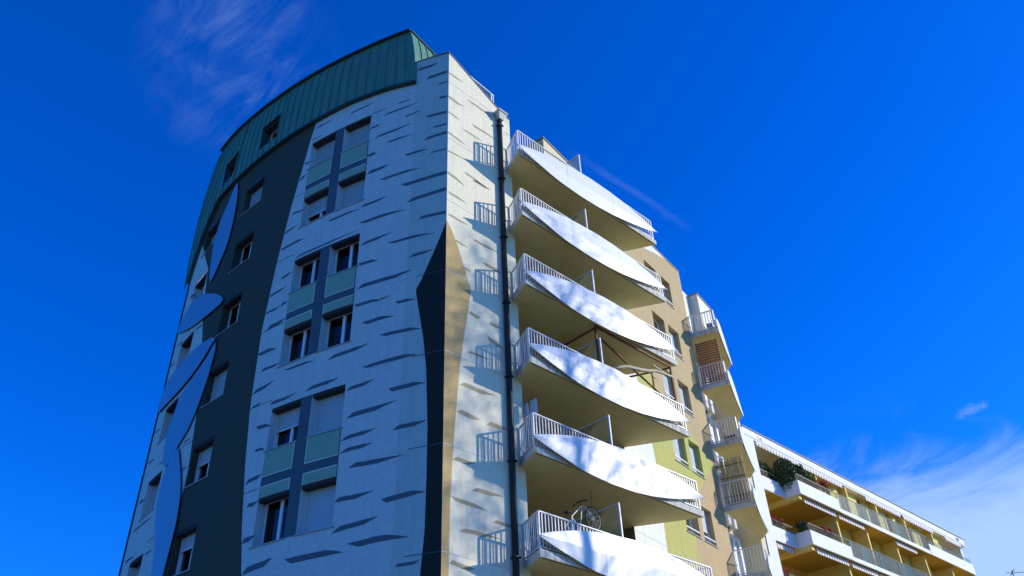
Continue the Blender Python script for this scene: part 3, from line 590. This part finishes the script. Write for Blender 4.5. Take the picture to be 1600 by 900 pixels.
for k in range(1, 8):
    zf = ZS-H*k; mm = MB()
    for a in (1.3, 1.95, 2.6): mm.mbox(CF, a, a+.28, zf+.2, zf+2.5, -.895, -.55)
    mm.mbox(CF, 1.58, 2.6, zf+2.3, zf+2.48, -.895, -.56); dr = mm.build('balcony_door', 'pvc', B)
    MB().mbox(CF, 1.58, 2.6, zf+.2, zf+2.3, -.89, -.8).build('pane', 'dark_metal', dr)
rd = MB(); pl = [LF(.35+j*.8, 22.2, -.35) for j in range(17)]; pl += [(22, 20, 22.2), CF(4.5, 22.2, -.2), CF(0.1, 22.2, -1.1), TF(13.4, 22.2, -.3), TF(5.8, 22.2, -2.5), TF(.2, 22.2, -2.5), (2.8, .3, 22.2)]
rd.add(pl, [tuple(range(len(pl)))]).build('flat_roof', 'roof_deck', B)

# ------------------------------------------------------------ balconies with white leaf fronts
LT = [(2.07, .36), (2.40, .48), (2.81, .61), (3.3, .74), (3.83, .86), (4.4, .96), (4.98, 1.03), (5.93, 1.10), (6.99, 1.08), (7.91, .99), (8.84, .82), (9.40, .68), (9.82, .54)]
LB = [(2.07, .36), (2.35, .30), (2.64, .22), (3.0, .13), (3.43, .04), (3.85, -.06), (4.25, -.12), (5.21, -.18), (6.22, -.16), (7.12, -.07), (7.98, .08), (8.89, .29), (9.40, .43), (9.82, .54)]
def interp(P, x):
    for (a, b), (c, d) in zip(P, P[1:]):
        if a <= x <= c+1e-6: return b+(d-b)*(x-a)/(c-a)
    return P[-1][1]
def leaf_panel(F, LTp, LBp, z0, parent, dl=0, dr=0, tk=.02, bow=.08, seams=()):
    x0, x1 = LTp[0][0], LTp[-1][0]; n = 40; vs = []; fs = []; fe = []
    for i in range(n+1):
        u = (i+.02)/(n+.04); x = x0+(x1-x0)*u; d = z0+dl*(1-u)+dr*u; o = bow*math.sin(math.pi*u)*0
        a, b = interp(LBp, x)+d, interp(LTp, x)+d
        vs += [F(x, a, o), F(x, (a+b)/2, o+bow*.35), F(x, b, o), F(x, a, o-tk), F(x, b, o-tk)]
    for i in range(n):
        a = 5*i; fs += [(a, a+5, a+6, a+1), (a+1, a+6, a+7, a+2), (a+4, a+9, a+8, a+3)]; fe += [(a, a+3, a+8, a+5), (a+2, a+7, a+9, a+4)]
    m = MB(); m.add(vs, fs+[(0, 1, 2, 4, 3), (5*n, 5*n+3, 5*n+4, 5*n+2, 5*n+1)], mi=0); m.add(vs, fe, mi=1)
    o = m.build('leaf_panel', ['white_panel', 'panel_seam'], parent, smooth=False)
    for x in seams:
        d = z0+dl*.5; m = MB(); a, b = interp(LBp, x)+d+.02, interp(LTp, x)+d-.02
        c = (a+b)/2
        for za, zb3, oa, ob in ((a, c, 0.003, bow*.35+.003), (c, b, bow*.35+.003, .003)):
            m.add([F(x-.006, za, oa), F(x+.006, za, oa), F(x+.006, zb3, ob), F(x-.006, zb3, ob)], [(0, 1, 2, 3)])
        m.build('panel_joint', 'panel_seam', parent)
    return o
bal_mesh = MB().box((-.02, -.009, .30), (.02, .009, 1.14))
BAL0 = None
def railing(path, z0, parent, n_single, step=.12, top=1.17, low=.27, mt='white_metal'):
    """handrail, bottom rail, posts; the first balusters are parts, the hidden rest one joined part"""
    global BAL0
    m = MB()
    for (a, b) in zip(path, path[1:]):
        m.bar((*a, z0+top), (*b, z0+top), .055, .035); m.bar((*a, z0+low), (*b, z0+low), .04, .03)
    for p in path: m.box((p[0]-.022, p[1]-.022, z0+.2), (p[0]+.022, p[1]+.022, z0+top-.005))
    m.build('railing', mt, parent)
    rest = MB(); cnt = 0
    for a, b in zip(path, path[1:]):
        ln = math.hypot(b[0]-a[0], b[1]-a[1]); k = int(ln/step); rz = math.atan2(b[1]-a[1], b[0]-a[0])
        for i in range(1, k):
            u = i/k; x, y = a[0]+(b[0]-a[0])*u, a[1]+(b[1]-a[1])*u
            if cnt < n_single:
                if BAL0 is None:
                    BAL0 = MB().box((-.015, -.008, .30), (.015, .008, 1.145)).build('baluster', mt, parent); ob = BAL0
                else:
                    ob = BAL0.copy(); col.objects.link(ob); ob.parent = parent; ob.data = BAL0.data
                ob.location = (x, y, z0); ob.rotation_euler = (0, 0, rz)
            else:
                c, s_ = math.cos(rz), math.sin(rz); P = lambda q, r, zz: (x+q*c-r*s_, y+q*s_+r*c, z0+zz)
                rest.hexa([P(-.015, -.008, .3), P(.015, -.008, .3), P(.015, .008, .3), P(-.015, .008, .3), P(-.015, -.008, 1.145), P(.015, -.008, 1.145), P(.015, .008, 1.145), P(-.015, .008, 1.145)])
            cnt += 1
    if rest.v: rest.build('balusters', mt, parent, kind='stuff')
tips = [(-.17, 0), (0, -.04), (-.04, 0), (.10, -.06), (0, .04), (.10, 0), (0, 0)]
for k in range(7):
    z0 = ZS-H*k
    if z0 < 3: continue
    pts = [(2.30, -.976), (9.82, -.976), (8.69, .975), (2.69, .0)]
    m = MB(); n = 4
    m.add([(x, y, z0) for x, y in pts], [(3, 2, 1, 0)], mi=0)
    m.add([(x, y, z0) for x, y in pts]+[(x, y, z0+.2) for x, y in pts], [(0, 1, 5, 4), (1, 2, 6, 5), (2, 3, 7, 6), (3, 0, 4, 7)], mi=1)
    m.add([(x, y, z0+.2) for x, y in pts], [(0, 1, 2, 3)], mi=2)
    sl = m.build('balcony', ['soffit', 'slab_edge', 'floor_tile'], B)
    MB().box((2.40, -.93, z0-.012), (9.70, -.915, z0-.001)).build('drip_groove', 'leaf_edge', sl)
    railing([(2.72, -.03), (2.36, -.92), (9.72, -.92), (8.75, .86)], z0, sl, 36)
    leaf_panel(lambda x, z, o=0: (x, -1.1-o, z), LT, LB, z0, sl, *tips[k], seams=(4.62, 7.1))
    m = MB()
    for x in (3.4, 5.2, 7.0, 8.6): m.bar((x, -1.1, z0+.55), (x, -.94, z0+.55), .03, .03)
    m.build('bracket', 'grey_metal', sl)
    # glazed partition between the two flats
    m = MB(); m.bar((5.66, -.9, z0+.2), (5.66, -.9, z0+2.21), .05, .05); m.bar((5.66, -.875, z0+2.185), (5.66, 1.55, z0+2.185), .05, .05, up=(0, 0, 1)); m.bar((5.66, -.875, z0+.35), (5.66, 1.55, z0+.35), .04, .04)
    pt = m.build('partition_frame', 'white_metal', sl)
    MB().box((5.652, -.872, z0+.37), (5.668, 1.55, z0+2.16)).build('partition_pane', 'frosted', sl)

# small balconies round the bend, leaf fronts turned away
SF = frame(16.83, 1.08, 24.0)
SLT = [(-.22, .30), (.0, .60), (.3, .84), (.8, 1.02), (1.4, 1.06), (2.0, .93), (2.6, .66), (3.1, .32), (3.44, .02)]
SLB = [(-.22, .30), (.0, .16), (.3, .04), (.8, -.06), (1.4, -.10), (2.0, -.10), (2.6, -.08), (3.1, -.04), (3.44, .02)]
for k in range(7):
    z0 = ZS-H*k
    if z0 < 3: continue
    a = SF(0, 0); b = SF(3.36, 0); c = CF(4.2, 0, -.02); d = CF(.05, 0, -.02)
    m = MB(); P4 = [a[:2], b[:2], c[:2], d[:2]]
    m.add([(x, y, z0) for x, y in P4], [(3, 2, 1, 0)], mi=0)
    m.add([(x, y, z0) for x, y in P4]+[(x, y, z0+.2) for x, y in P4], [(4, 5, 6, 7), (0, 1, 5, 4), (1, 2, 6, 5), (2, 3, 7, 6), (3, 0, 4, 7)], mi=1)
    sl = m.build('small_balcony', ['soffit', 'slab_edge'], B)
    r0 = SF(.06, 0, -.06); r1 = SF(3.25, 0, -.06); w0 = CF(.12, 0, .02); w1 = CF(4.0, 0, .02)
    railing([w0[:2], r0[:2], r1[:2], w1[:2]], z0, sl, 12, step=.125, top=1.19)
    leaf_panel(lambda x, z, o=0: SF(x, z, .05+o), SLT, SLB, z0, sl, bow=.05)

# ------------------------------------------------------------ things on the balconies
z4 = ZS-3*H                                           # fourth balcony: timber trellis, crossing pole and bleached branch
t = thing('wooden_trellis', 'brown wooden post and beam frame around the fourth balcony from the top', 'trellis', (7.5, -.8, z4+.2))
MB().bar((5.60, -.82, z4+.2), (5.60, -.82, z4+2.72), .06, .06).build('post', 'wood', t); MB().bar((9.52, -.84, z4+.2), (9.52, -.84, z4+2.72), .06, .06).build('post', 'wood', t)
MB().bar((5.60, -.84, z4+2.66), (9.55, -.84, z4+2.66), .07, .05).build('beam', 'wood', t); MB().bar((9.50, -.80, z4+2.62), (8.75, .85, z4+2.62), .06, .05).build('beam', 'wood', t)
MB().bar((5.60, -.80, z4+2.62), (5.60, 1.2, z4+2.62), .06, .05).build('beam', 'wood', t); MB().bar((9.30, -.2, z4+.2), (9.30, -.2, z4+2.6), .05, .05).build('post', 'wood', t)
MB().bar((8.6, -.75, z4+2.42), (9.5, -.83, z4+2.24), .05, .05).build('brace', 'bark_pale', t)
p = thing('bamboo_pole', 'dark pole leaning diagonally inside the wooden trellis balcony', 'pole', (7.6, -.45, z4+.2))
MB().tube([(6.2, -.5, z4+2.62), (6.9, -.49, z4+2.40), (7.9, -.50, z4+2.02), (9.0, -.5, z4+1.66), (9.35, -.5, z4+.25)][:4]+[(9.9-.55, -.5, z4+1.5)], .035, 7).build('shaft', 'wood', p, smooth=True)
MB().tube([(9.33, -.5, z4+1.5), (9.38, -.45, z4+.2)], .03, 6).build('foot', 'wood', p)
b_ = thing('driftwood_branch', 'pale curved bare branch laid across the trellis balcony', 'branch', (7.9, -.85, z4+.2))
MB().tube([(6.25, -.80, z4+1.34), (6.6, -.83, z4+1.53), (7.0, -.85, z4+1.70), (7.67, -.86, z4+1.83), (8.2, -.86, z4+1.98), (8.58, -.86, z4+2.13), (9.1, -.86, z4+2.20), (9.56, -.86, z4+2.27)], [.03, .045, .055, .06, .06, .05, .045, .03], 8).build('limb', 'bark_pale', b_, smooth=True)
MB().tube([(8.2, -.86, z4+1.98), (8.6, -.7, z4+2.0), (9.0, -.62, z4+2.0)], [.035, .03, .015], 6).build('twig', 'bark_pale', b_, smooth=True)
hb = thing('hanging_lantern', 'small lantern hanging under the ceiling beside the trellis post', 'lantern', (5.2, .2, z4+2.1))
MB().tube([(5.2, .2, z4+2.74), (5.2, .2, z4+2.25)], .008, 5).build('cord', 'dark_metal', hb); MB().tube([(5.2, .2, z4+1.98), (5.2, .2, z4+2.02), (5.2, .2, z4+2.2), (5.2, .2, z4+2.26)], [.07, .09, .08, .02], 10).build('shade', 'orange_wood', hb, smooth=True)
# washing on the fifth balcony's left end
z5 = ZS-4*H
cl_ = thing('laundry', 'white washing hung at the left end of the fifth balcony', 'laundry', (3.3, -.3, z5+.2))
MB().tube([(3.0, -.45, z5+2.05), (3.0, .3, z5+2.05)], .008, 5).build('line', 'dark_metal', cl_); MB().tube([(3.0, .3, z5+.2), (3.0, .3, z5+2.1)], .015, 6).build('stand', 'dark_metal', cl_)
for i, (y, wdt, hh, mt) in enumerate(((-.35, .28, .55, 'cloth_white'), (-.02, .2, .45, 'cloth_white'), (.2, .16, .4, 'cloth_white'))):
    vs = []
    for j in range(9):
        u = j/8; vs += [(3.0+.03*math.sin(j*1.7+i), y+wdt*(u-.5), z5+2.05), (3.02+.05*math.sin(j*2.1+i), y+wdt*(u-.5)*1.05, z5+2.05-hh+.03*math.sin(j))]
    MB().add(vs, [(2*j, 2*j+2, 2*j+3, 2*j+1) for j in range(8)]).build('cloth', mt, cl_, smooth=True)

# bicycle hung up on the sixth balcony
z6 = ZS-5*H
bk = thing('bicycle', 'bicycle hung nose up beside the glass partition of the sixth balcony', 'bicycle', (5.0, -.15, z6+.2))
def ring(c, r, th, ax=(0, 1, 0), n=28):
    return [(c[0]+r*math.cos(2*math.pi*i/n), c[1], c[2]+r*math.sin(2*math.pi*i/n)) for i in range(n+1)]
yb = -.22
Wf = (5.31, yb, z6+1.86); Wr = (4.42, yb, z6+1.27)
for c in (Wf, Wr):
    wh = MB().tube(ring(c, .33, .02), .02, 6).build('wheel', 'rubber', bk, smooth=True)
    MB().tube(ring(c, .305, .01), .012, 5).build('rim', 'white_metal', wh, smooth=True)
    m = MB()
    for i in range(10):
        a = 2*math.pi*i/10; m.bar(c, (c[0]+.3*math.cos(a), c[1], c[2]+.3*math.sin(a)), .005, .005)
    m.build('spokes', 'white_metal', wh)
hd = (4.86, yb, z6+2.14); bb = (4.72, yb, z6+1.42); st_ = (4.40, yb, z6+1.72)
m = MB()
for a, b in ((hd, bb), (hd, st_), (st_, bb), (Wr, bb), (Wr, st_)): m.tube([a, b], .018, 7)
m.build('frame', 'white_metal', bk)
MB().tube([(hd[0], yb-.05, hd[2]), (Wf[0], yb-.05, Wf[2])], .014, 6).tube([(hd[0], yb+.05, hd[2]), (Wf[0], yb+.05, Wf[2])], .014, 6).build('fork', 'white_metal', bk)
MB().tube([(4.80, yb-.28, z6+2.20), (4.76, yb, z6+2.24), (4.80, yb+.28, z6+2.20)], .016, 7).tube([hd, (4.76, yb, z6+2.24)], .016, 6).build('handlebar', 'dark_metal', bk)
MB().hexa([(4.20, yb-.06, z6+1.76), (4.46, yb-.02, z6+1.84), (4.46, yb+.02, z6+1.84), (4.20, yb+.06, z6+1.76), (4.18, yb-.07, z6+1.82), (4.46, yb-.025, z6+1.89), (4.46, yb+.025, z6+1.89), (4.18, yb+.07, z6+1.82)]).build('saddle', 'rubber', bk)
MB().tube([(Wf[0], yb, Wf[2]+.33), (Wf[0], yb, z6+2.74)], .006, 5).build('hook', 'dark_metal', bk)

# orange slatted screen on the second small balcony, bamboo screen on the fourth
def ingroup(k): return ZS-H*k
zb2 = ingroup(1)
w_ = CF(.1, 0, .03); f_ = SF(.1, 0, -.12); EA = math.degrees(math.atan2(f_[1]-w_[1], f_[0]-w_[0])); EL = math.hypot(f_[0]-w_[0], f_[1]-w_[1])
EF0 = frame(w_[0], w_[1], EA)
def EF(t, z, o=0): return EF0(t, z, o)              # end of a small balcony: t from the wall outwards, o towards the viewer's side
sc = thing('slatted_screen', 'orange brown slatted wooden screen on the second small balcony', 'screen', EF(.6, zb2+.2, -.12))
for i in range(18):
    z = zb2+.28+i*.125
    MB().mbox(EF, .02, EL-.02, z, z+.085, -.16, -.135).build('slat', 'orange_wood', sc)
for t0 in (.02, EL*.5, EL-.08): MB().mbox(EF, t0, t0+.06, zb2+.2, zb2+2.55, -.205, -.162).build('upright', 'bark_pale', sc)
zb4 = ingroup(3)
sc = thing('bamboo_screen', 'straw coloured bamboo screen behind the railing of the fourth small balcony', 'screen', EF(.6, zb4+.2, -.12))
for i in range(44):
    x, y, _ = EF(.03+(EL-.06)*i/43, 0, -.14+rnd.uniform(-.012, .012))
    MB().tube([(x, y, zb4+.2), (x+rnd.uniform(-.02, .02), y, zb4+1.2), (x+rnd.uniform(-.02, .02), y+rnd.uniform(-.02, .02), zb4+2.25+rnd.uniform(-.12, .1))], .017+rnd.uniform(-.005, .005), 5).build('cane', 'bamboo', sc)
m = MB()
for zz in (.6, 1.4, 1.95): m.mbox(EF, .0, EL, zb4+zz, zb4+zz+.03, -.118, -.105)
m.build('binding', 'wood', sc, kind='stuff')
zb3 = ingroup(2)
ch = thing('stacked_chair', 'wooden chair with dark seat standing on the third small balcony', 'chair', CF(1.1, zb3+.2, .6))
for t0, o in ((.75, .35), (1.2, .35), (.75, .8), (1.2, .8)):
    MB().bar(CF(t0, zb3+.2, o), CF(t0, zb3+(1.05 if o < .5 else .65), o), .04, .04).build('leg', 'wood', ch)
MB().mbox(CF, .73, 1.22, zb3+.62, zb3+.68, .33, .82).build('seat', 'dark_metal', ch)
for zz in (.80, .92, 1.02): MB().mbox(CF, .74, 1.21, zb3+zz, zb3+zz+.04, .33, .36).build('back_slat', 'wood', ch)
ac = thing('air_conditioner', 'small dark ventilation unit standing on the top small balcony floor', 'ventilator', SF(.35, ZS+.2, -.35))
MB().mbox(SF, .2, .62, ZS+.22, ZS+.62, -.45, -.2).build('casing', 'grey_metal', ac); MB().mbox(SF, .24, .58, ZS+.26, ZS+.58, -.199, -.185).build('grille', 'dark_metal', ac)
for dxx in (.25, .5): MB().mbox(SF, dxx, dxx+.06, ZS+.2, ZS+.22, -.42, -.25).build('foot', 'rubber', ac)

# ------------------------------------------------------------ long white and yellow block behind
A = thing('residential_block', 'long white and yellow balcony block behind the curved building', 'building', (40, 8, 0))
YF, YR, YB = 4.78, 5.68, 7.7; XL, XC, XP, XQ, XE = 25.55, 28.65, 33.0, 44.8, 51.85
Z1 = 18.50
MB().box((XL, YR, 21.27), (54.6, 8.2, 21.83)).build('roof_fascia', 'long_white', A)
MB().box((XL-.04, YR-.05, 21.832), (54.7, 8.2, 21.87)).build('coping', 'coping', A); MB().box((XL+.05, YR-.012, 21.36), (54.5, YR-.001, 21.385)).build('joint', 'leaf_edge', A)
for x in (27.1, 53.2):
    v = MB().box((x, YR-.03, 21.50), (x+.42, YR-.002, 21.70)).build('vent', 'grey_metal', A)
    for i in range(3): MB().box((x+.04, YR-.045, 21.52+i*.06), (x+.38, YR-.031, 21.55+i*.06)).build('louvre', 'dark_metal', v)
MB().box((XL, YR-.02, 0), (26.45, 8.0, 21.268)).build('end_pier', 'long_white', A)
MB().box((26.45, YB, 0), (54.4, YB+.2, 21.268)).build('back_wall', 'yellow', A)
MB().box((54.2, YR+.3, 0), (54.5, YB-.002, 21.268)).build('end_wall', 'long_white', A)
def valance(x0, x1, y, z, n, parent, h=.26, out=.0):
    """rolled awning: cassette and a scalloped, striped valance of separate tongues joined as one cloth"""
    c = MB().box((x0, y+.02, z-.10), (x1, y+.16, z)).build('awning', 'long_white', parent)
    m = MB(); dxv = (x1-x0)/n
    for i in range(n):
        a, b = x0+i*dxv, x0+(i+1)*dxv; pts = [(a, z-.06), (b, z-.06), (b, z-h*.75)]+[(a+(b-a)*(1-u), z-h*.75-h*.25*math.sin(math.pi*u)) for u in (.25, .5, .75)]+[(a, z-h*.75)]
        m.add([(p[0], y, p[1]) for p in pts]+[(p[0], y+.012, p[1]) for p in pts], [tuple(range(7)), tuple(range(13, 6, -1))]+[(j, 7+j, 7+(j+1) % 7, (j+1) % 7) for j in range(7)], mi=i % 2)
    m.build('valance', ['long_white', 'stripe'], c)
mat('stripe', (.50, .36, .30), .9, var=.05)
for f in range(5):
    zb = Z1-H*f; zc = zb+H if f else 21.27           # floor soffit, ceiling above
    m = MB()
    m.prism([(26.46, YR+.04), (XC+.05, YR+.04), (XC+.05, YF+.05), (XE+.03, YF+.05), (XE+.03, YR+.2), (54.15, YR+.34), (54.15, YB-.01), (26.46, YB-.01)], zb, zb+.18)
    m.build('balcony_slab', 'yellow_deep', A)
    for nm, a, b in (('parapet', (XC, YF, zb-.02), (XP, YF+.1, zb+.74)), ('parapet', (XC, YF+.1, zb-.02), (XC+.1, YR+.1, zb+.74)), ('parapet', (26.45, YR, zb-.02), (XC, YR+.1, zb+.74)),
                     ('slab_edge', (XP+.004, YF+.02, zb-.02), (XQ-.004, YF+.1, zb+.22)), ('parapet', (XQ, YF, zb-.02), (XE, YF+.1, zb+.70)), ('parapet', (XE, YF+.1, zb-.02), (XE+.1, YR+.6, zb+.70))):
        MB().box(a, b).build(nm, 'long_white', A)
    MB().box((29.6, YF-.006, zb+.30), (29.95, YF-.001, zb+.33)).box((49.9, YF-.006, zb+.30), (50.3, YF-.001, zb+.33)).build('overflow_slot', 'grey_metal', A)
    # beam carrying the corner
    MB().box((XC+.02, YF+.16, zb-.26), (XC+.3, YB, zb-.001)).build('beam', 'yellow', A)
    # railing over the parapets and glazed guard along the thin slab
    def fine_rail(x0, y0, x1, y1, za, zb_, par):
        m = MB(); m.bar((x0, y0, zb_), (x1, y1, zb_), .035, .03); ln = math.hypot(x1-x0, y1-y0); k = int(ln/.13)
        for i in range(k+1):
            u = i/k; x, y = x0+(x1-x0)*u, y0+(y1-y0)*u; m.box((x-.008, y-.008, za), (x+.008, y+.008, zb_-.01))
        m.build('railing', 'dark_metal', par)
    fine_rail(XC+.05, YF+.05, XP, YF+.05, zb+.74, zb+1.12, A); fine_rail(26.5, YR+.05, XC, YR+.05, zb+.74, zb+1.12, A); fine_rail(XC+.05, YF+.1, XC+.05, YR, zb+.74, zb+1.12, A)
    m = MB(); m.bar((XP, YF+.06, zb+1.14), (XQ, YF+.06, zb+1.14), .04, .035)
    for i in range(11): m.box((XP+.1+i*1.16-.018, YF+.045, zb+.2), (XP+.1+i*1.16+.018, YF+.08, zb+1.125))
    gr = m.build('glass_railing', 'dark_metal', A)
    for i in range(10): MB().box((XP+.14+i*1.16, YF+.055, zb+.27), (XP+.1+(i+1)*1.16-.04, YF+.065, zb+1.1)).build('pane', 'rail_frost' if (i+f) % 4 == 2 else 'rail_glass', gr)
    for i in range(6): MB().box((XQ+.1+i*1.16, YF+.045, zb+.702), (XQ+1.2+i*1.16, YF+.055, zb+1.05)).build('pane', 'rail_glass', gr)
    # dividing walls and yellow side screens
    for x in (XP-.05, 36.6, 40.4, 44.4, 48.6): MB().box((x, YR+.05 if f == 0 else YF+.4, zb+.18), (x+.16, YB, zc-.001)).build('dividing_wall', 'yellow', A)
    for x, x2 in ((33.3, 34.6), (35.2, 36.4), (37.0, 38.6), (39.3, 40.3), (41.0, 42.4), (43.2, 44.2), (46.2, 47.4), (49.6, 50.8)): MB().box((x, YF+1.3, zb+.18), (x2, YF+1.4, zc-.001)).build('screen_wall', 'yellow', A)
    for x in (29.2, 31.2, 34.0, 37.6, 41.6, 46.0, 50.2):
        m = MB(); m.box((x, YB-.06, zb+.18), (x+.07, YB-.002, zb+2.3)); m.box((x+.75, YB-.06, zb+.18), (x+.82, YB-.002, zb+2.3)); m.box((x+1.5, YB-.06, zb+.18), (x+1.57, YB-.002, zb+2.3)); m.box((x+.07, YB-.06, zb+2.23), (x+1.5, YB-.004, zb+2.3))
        dr = m.build('door', 'pvc', A); MB().box((x+.07, YB-.03, zb+.2), (x+1.5, YB-.01, zb+2.23)).build('pane', 'dark_metal', dr)
    if f == 0:
        valance(26.75, 31.2, YR-.02, zc-.02, 30, A); valance(31.6, 36.2, YR-.02, zc-.02, 30, A); valance(39.2, 44.0, YR-.02, zc-.02, 30, A); valance(44.4, 49.0, YR-.02, zc-.02, 28, A); valance(51, 53.6, YR-.02, zc-.02, 15, A)
    else:
        valance(29.35, 32.75, YF+.22, zc-.04, 26, A, .30); valance(33.1, 36.1, YF+.22, zc-.04, 22, A, .30)
        if f == 1: valance(40.2, 43.0, YF+.22, zc-.04, 20, A, .30)
        if f == 2: valance(26.6, 28.4, YR+.12, zc-.06, 14, A, .30); valance(36.4, 39.4, YF+.22, zc-.04, 22, A, .30)

# plants on its balconies: every plant a pot-grown thing with leaves spread through its volume
def leaves(m, c, r, n, size, mi=0, rz=1.0):
    for _ in range(n):
        while True:
            q = [rnd.uniform(-1, 1) for _ in range(3)]
            if sum(a*a for a in q) <= 1: break
        p = Vector((c[0]+q[0]*r[0], c[1]+q[1]*r[1], c[2]+q[2]*r[2])); d = Vector([rnd.uniform(-1, 1) for _ in range(3)]).normalized()
        e = d.cross(Vector([rnd.uniform(-1, 1) for _ in range(3)])).normalized(); s_ = size*rnd.uniform(.6, 1.3)
        m.add([p-d*s_, p+e*s_*.45, p+d*s_, p-e*s_*.45], [(0, 1, 2, 3)], mi=mi)
def plant(name, label, cat, x, y, zf, r, n, size, mats, group=None, zc=None, flowers=0):
    t = thing(name, label, cat, (x, y, zf), group)
    MB().tube([(x, y, zf), (x, y, zf+.32)], [.13, .18], 10).build('pot', 'orange_wood', t)
    m = MB(); hgt = zc if zc else .55
    for i in range(5):
        a = rnd.uniform(0, 6.28); m.tube([(x, y, zf+.25), (x+r[0]*.6*math.cos(a), y+r[1]*.6*math.sin(a), zf+hgt+r[2]*.4)], [.02, .006], 5)
    m.build('stem', 'bark', t)
    m = MB(); leaves(m, (x, y, zf+hgt), r, n, size); m.build('crown', mats[0], t)
    if flowers:
        m = MB(); leaves(m, (x, y-.1, zf+hgt+r[2]*.4), (r[0], r[1], r[2]*.7), flowers, size*.9); m.build('flower', mats[1], t)
z0 = Z1+.18
plant('hedge_plant', 'large dark green shrub filling the corner of the top white balcony', 'shrub', 28.9, YR-.2, z0, (1.0, .65, 1.0), 2800, .07, ['foliage'], zc=1.1)
plant('hedge_plant', 'dark green shrub left of the large one on the top white balcony', 'shrub', 27.6, YR+.45, z0, (.9, .45, 1.0), 2200, .07, ['foliage'], zc=.8)
plant('hedge_plant', 'mottled grey green shrub against the white pier on the top balcony', 'shrub', 26.95, YR+.45, z0, (.4, .3, .9), 600, .06, ['foliage_light'], zc=.8)
plant('potted_shrub', 'tall leafy shrub rising above the corner of the top balcony parapet', 'shrub', 29.8, YF+.5, z0, (.7, .38, .55), 1200, .07, ['foliage'], zc=1.38)
plant('potted_shrub', 'yellowing plant in the middle of the top white balcony', 'shrub', 30.75, YF+.4, z0, (.4, .3, .45), 450, .07, ['foliage_light'], zc=1.3)
plant('flower_pot', 'orange leaved plant right of the middle on the top balcony', 'plant', 31.4, YF+.35, z0, (.35, .25, .35), 350, .06, ['orange_leaf'], zc=1.2)
plant('flower_pot', 'red flowering plant at the right end of the top balcony', 'plant', 32.1, YF+.35, z0, (.42, .25, .32), 300, .06, ['foliage', 'red_flower'], zc=1.15, flowers=260)
z0 = Z1-H+.18
for i, (x, y, lb) in enumerate(((26.9, YR+.2, 'red geraniums nearest the white pier on the second balcony'), (27.55, YR+.2, 'red geraniums second from the white pier on the second balcony'), (30.4, YF+.25, 'red geraniums in the middle of the second white balcony'), (31.2, YF+.25, 'red geraniums right of the middle on the second white balcony'))):
    plant('geranium', lb, 'plant', x, y, z0, (.36, .2, .26), 220, .05, ['foliage', 'red_flower'], 'geraniums on the second balcony', .92, 160)
plant('potted_shrub', 'green spiky plant at the corner of the second white balcony', 'plant', 28.9, YR-.45, z0, (.5, .3, .35), 420, .08, ['foliage'], zc=.85)
z0 = Z1-2*H+.18
plant('geranium', 'red geraniums on the third balcony beside the white pier', 'plant', 26.95, YR+.2, z0, (.36, .2, .26), 220, .05, ['foliage', 'red_flower'], 'geraniums on the third balcony', .92, 160)

# far aerial at the right edge of the view
an = thing('rooftop_aerial', 'small dark television aerial at the bottom right against the pale sky', 'aerial', (69.3, 7.25, 0))
MB().tube([(69.3, 7.25, 0), (69.3, 7.25, 22.75)], .035, 6).build('mast', 'dark_metal', an)
m = MB(); m.bar((68.9, 7.6, 22.55), (70.3, 6.4, 22.62), .03, .03); m.bar((69.1, 7.4, 22.35), (69.5, 7.1, 22.85), .05, .05)
m.build('boom', 'dark_metal', an)
m = MB()
for i in range(6):
    u = i/5; x, y = 68.95+1.3*u, 7.55-1.1*u; m.bar((x-.16, y-.18, 22.56), (x+.16, y+.18, 22.6), .016, .016)
m.build('element', 'dark_metal', an)

# ------------------------------------------------------------ poplar across the street whose shadow dapples the facade
tx, ty = 22.9, -15.9
tr_o = thing('poplar_tree', 'tall slender poplar tree across the street', 'tree', (tx, ty, 0))
m = MB(); m.tube([(tx, ty, 0), (tx+.1, ty, 8), (tx, ty+.1, 18), (tx, ty, 28)], [.38, .3, .18, .04], 10)
for i in range(60):
    a = rnd.uniform(0, 6.28); z = 5+i*.38; ln = 2.0*(1-.6*max(0, (z-14)/16)); m.tube([(tx, ty, z), (tx+ln*.6*math.cos(a), ty+ln*.6*math.sin(a), z+1.0), (tx+ln*math.cos(a), ty+ln*math.sin(a), z+2.3)], [.06, .04, .012], 5)
m.build('trunk', 'bark', tr_o, smooth=True)
m = MB()
for i in range(300):
    z = 4.5+26*rnd.random()**1.3; rr = 3.3*min(1, (z-3)/4)*(1-.72*max(0, (z-14)/18)); a = rnd.uniform(0, 6.28); q = rr*math.sqrt(rnd.random())
    leaves(m, (tx+q*math.cos(a), ty+q*math.sin(a), z), (.85, .85, .95), 95, .072)
m.build('crown', 'foliage_light', tr_o)
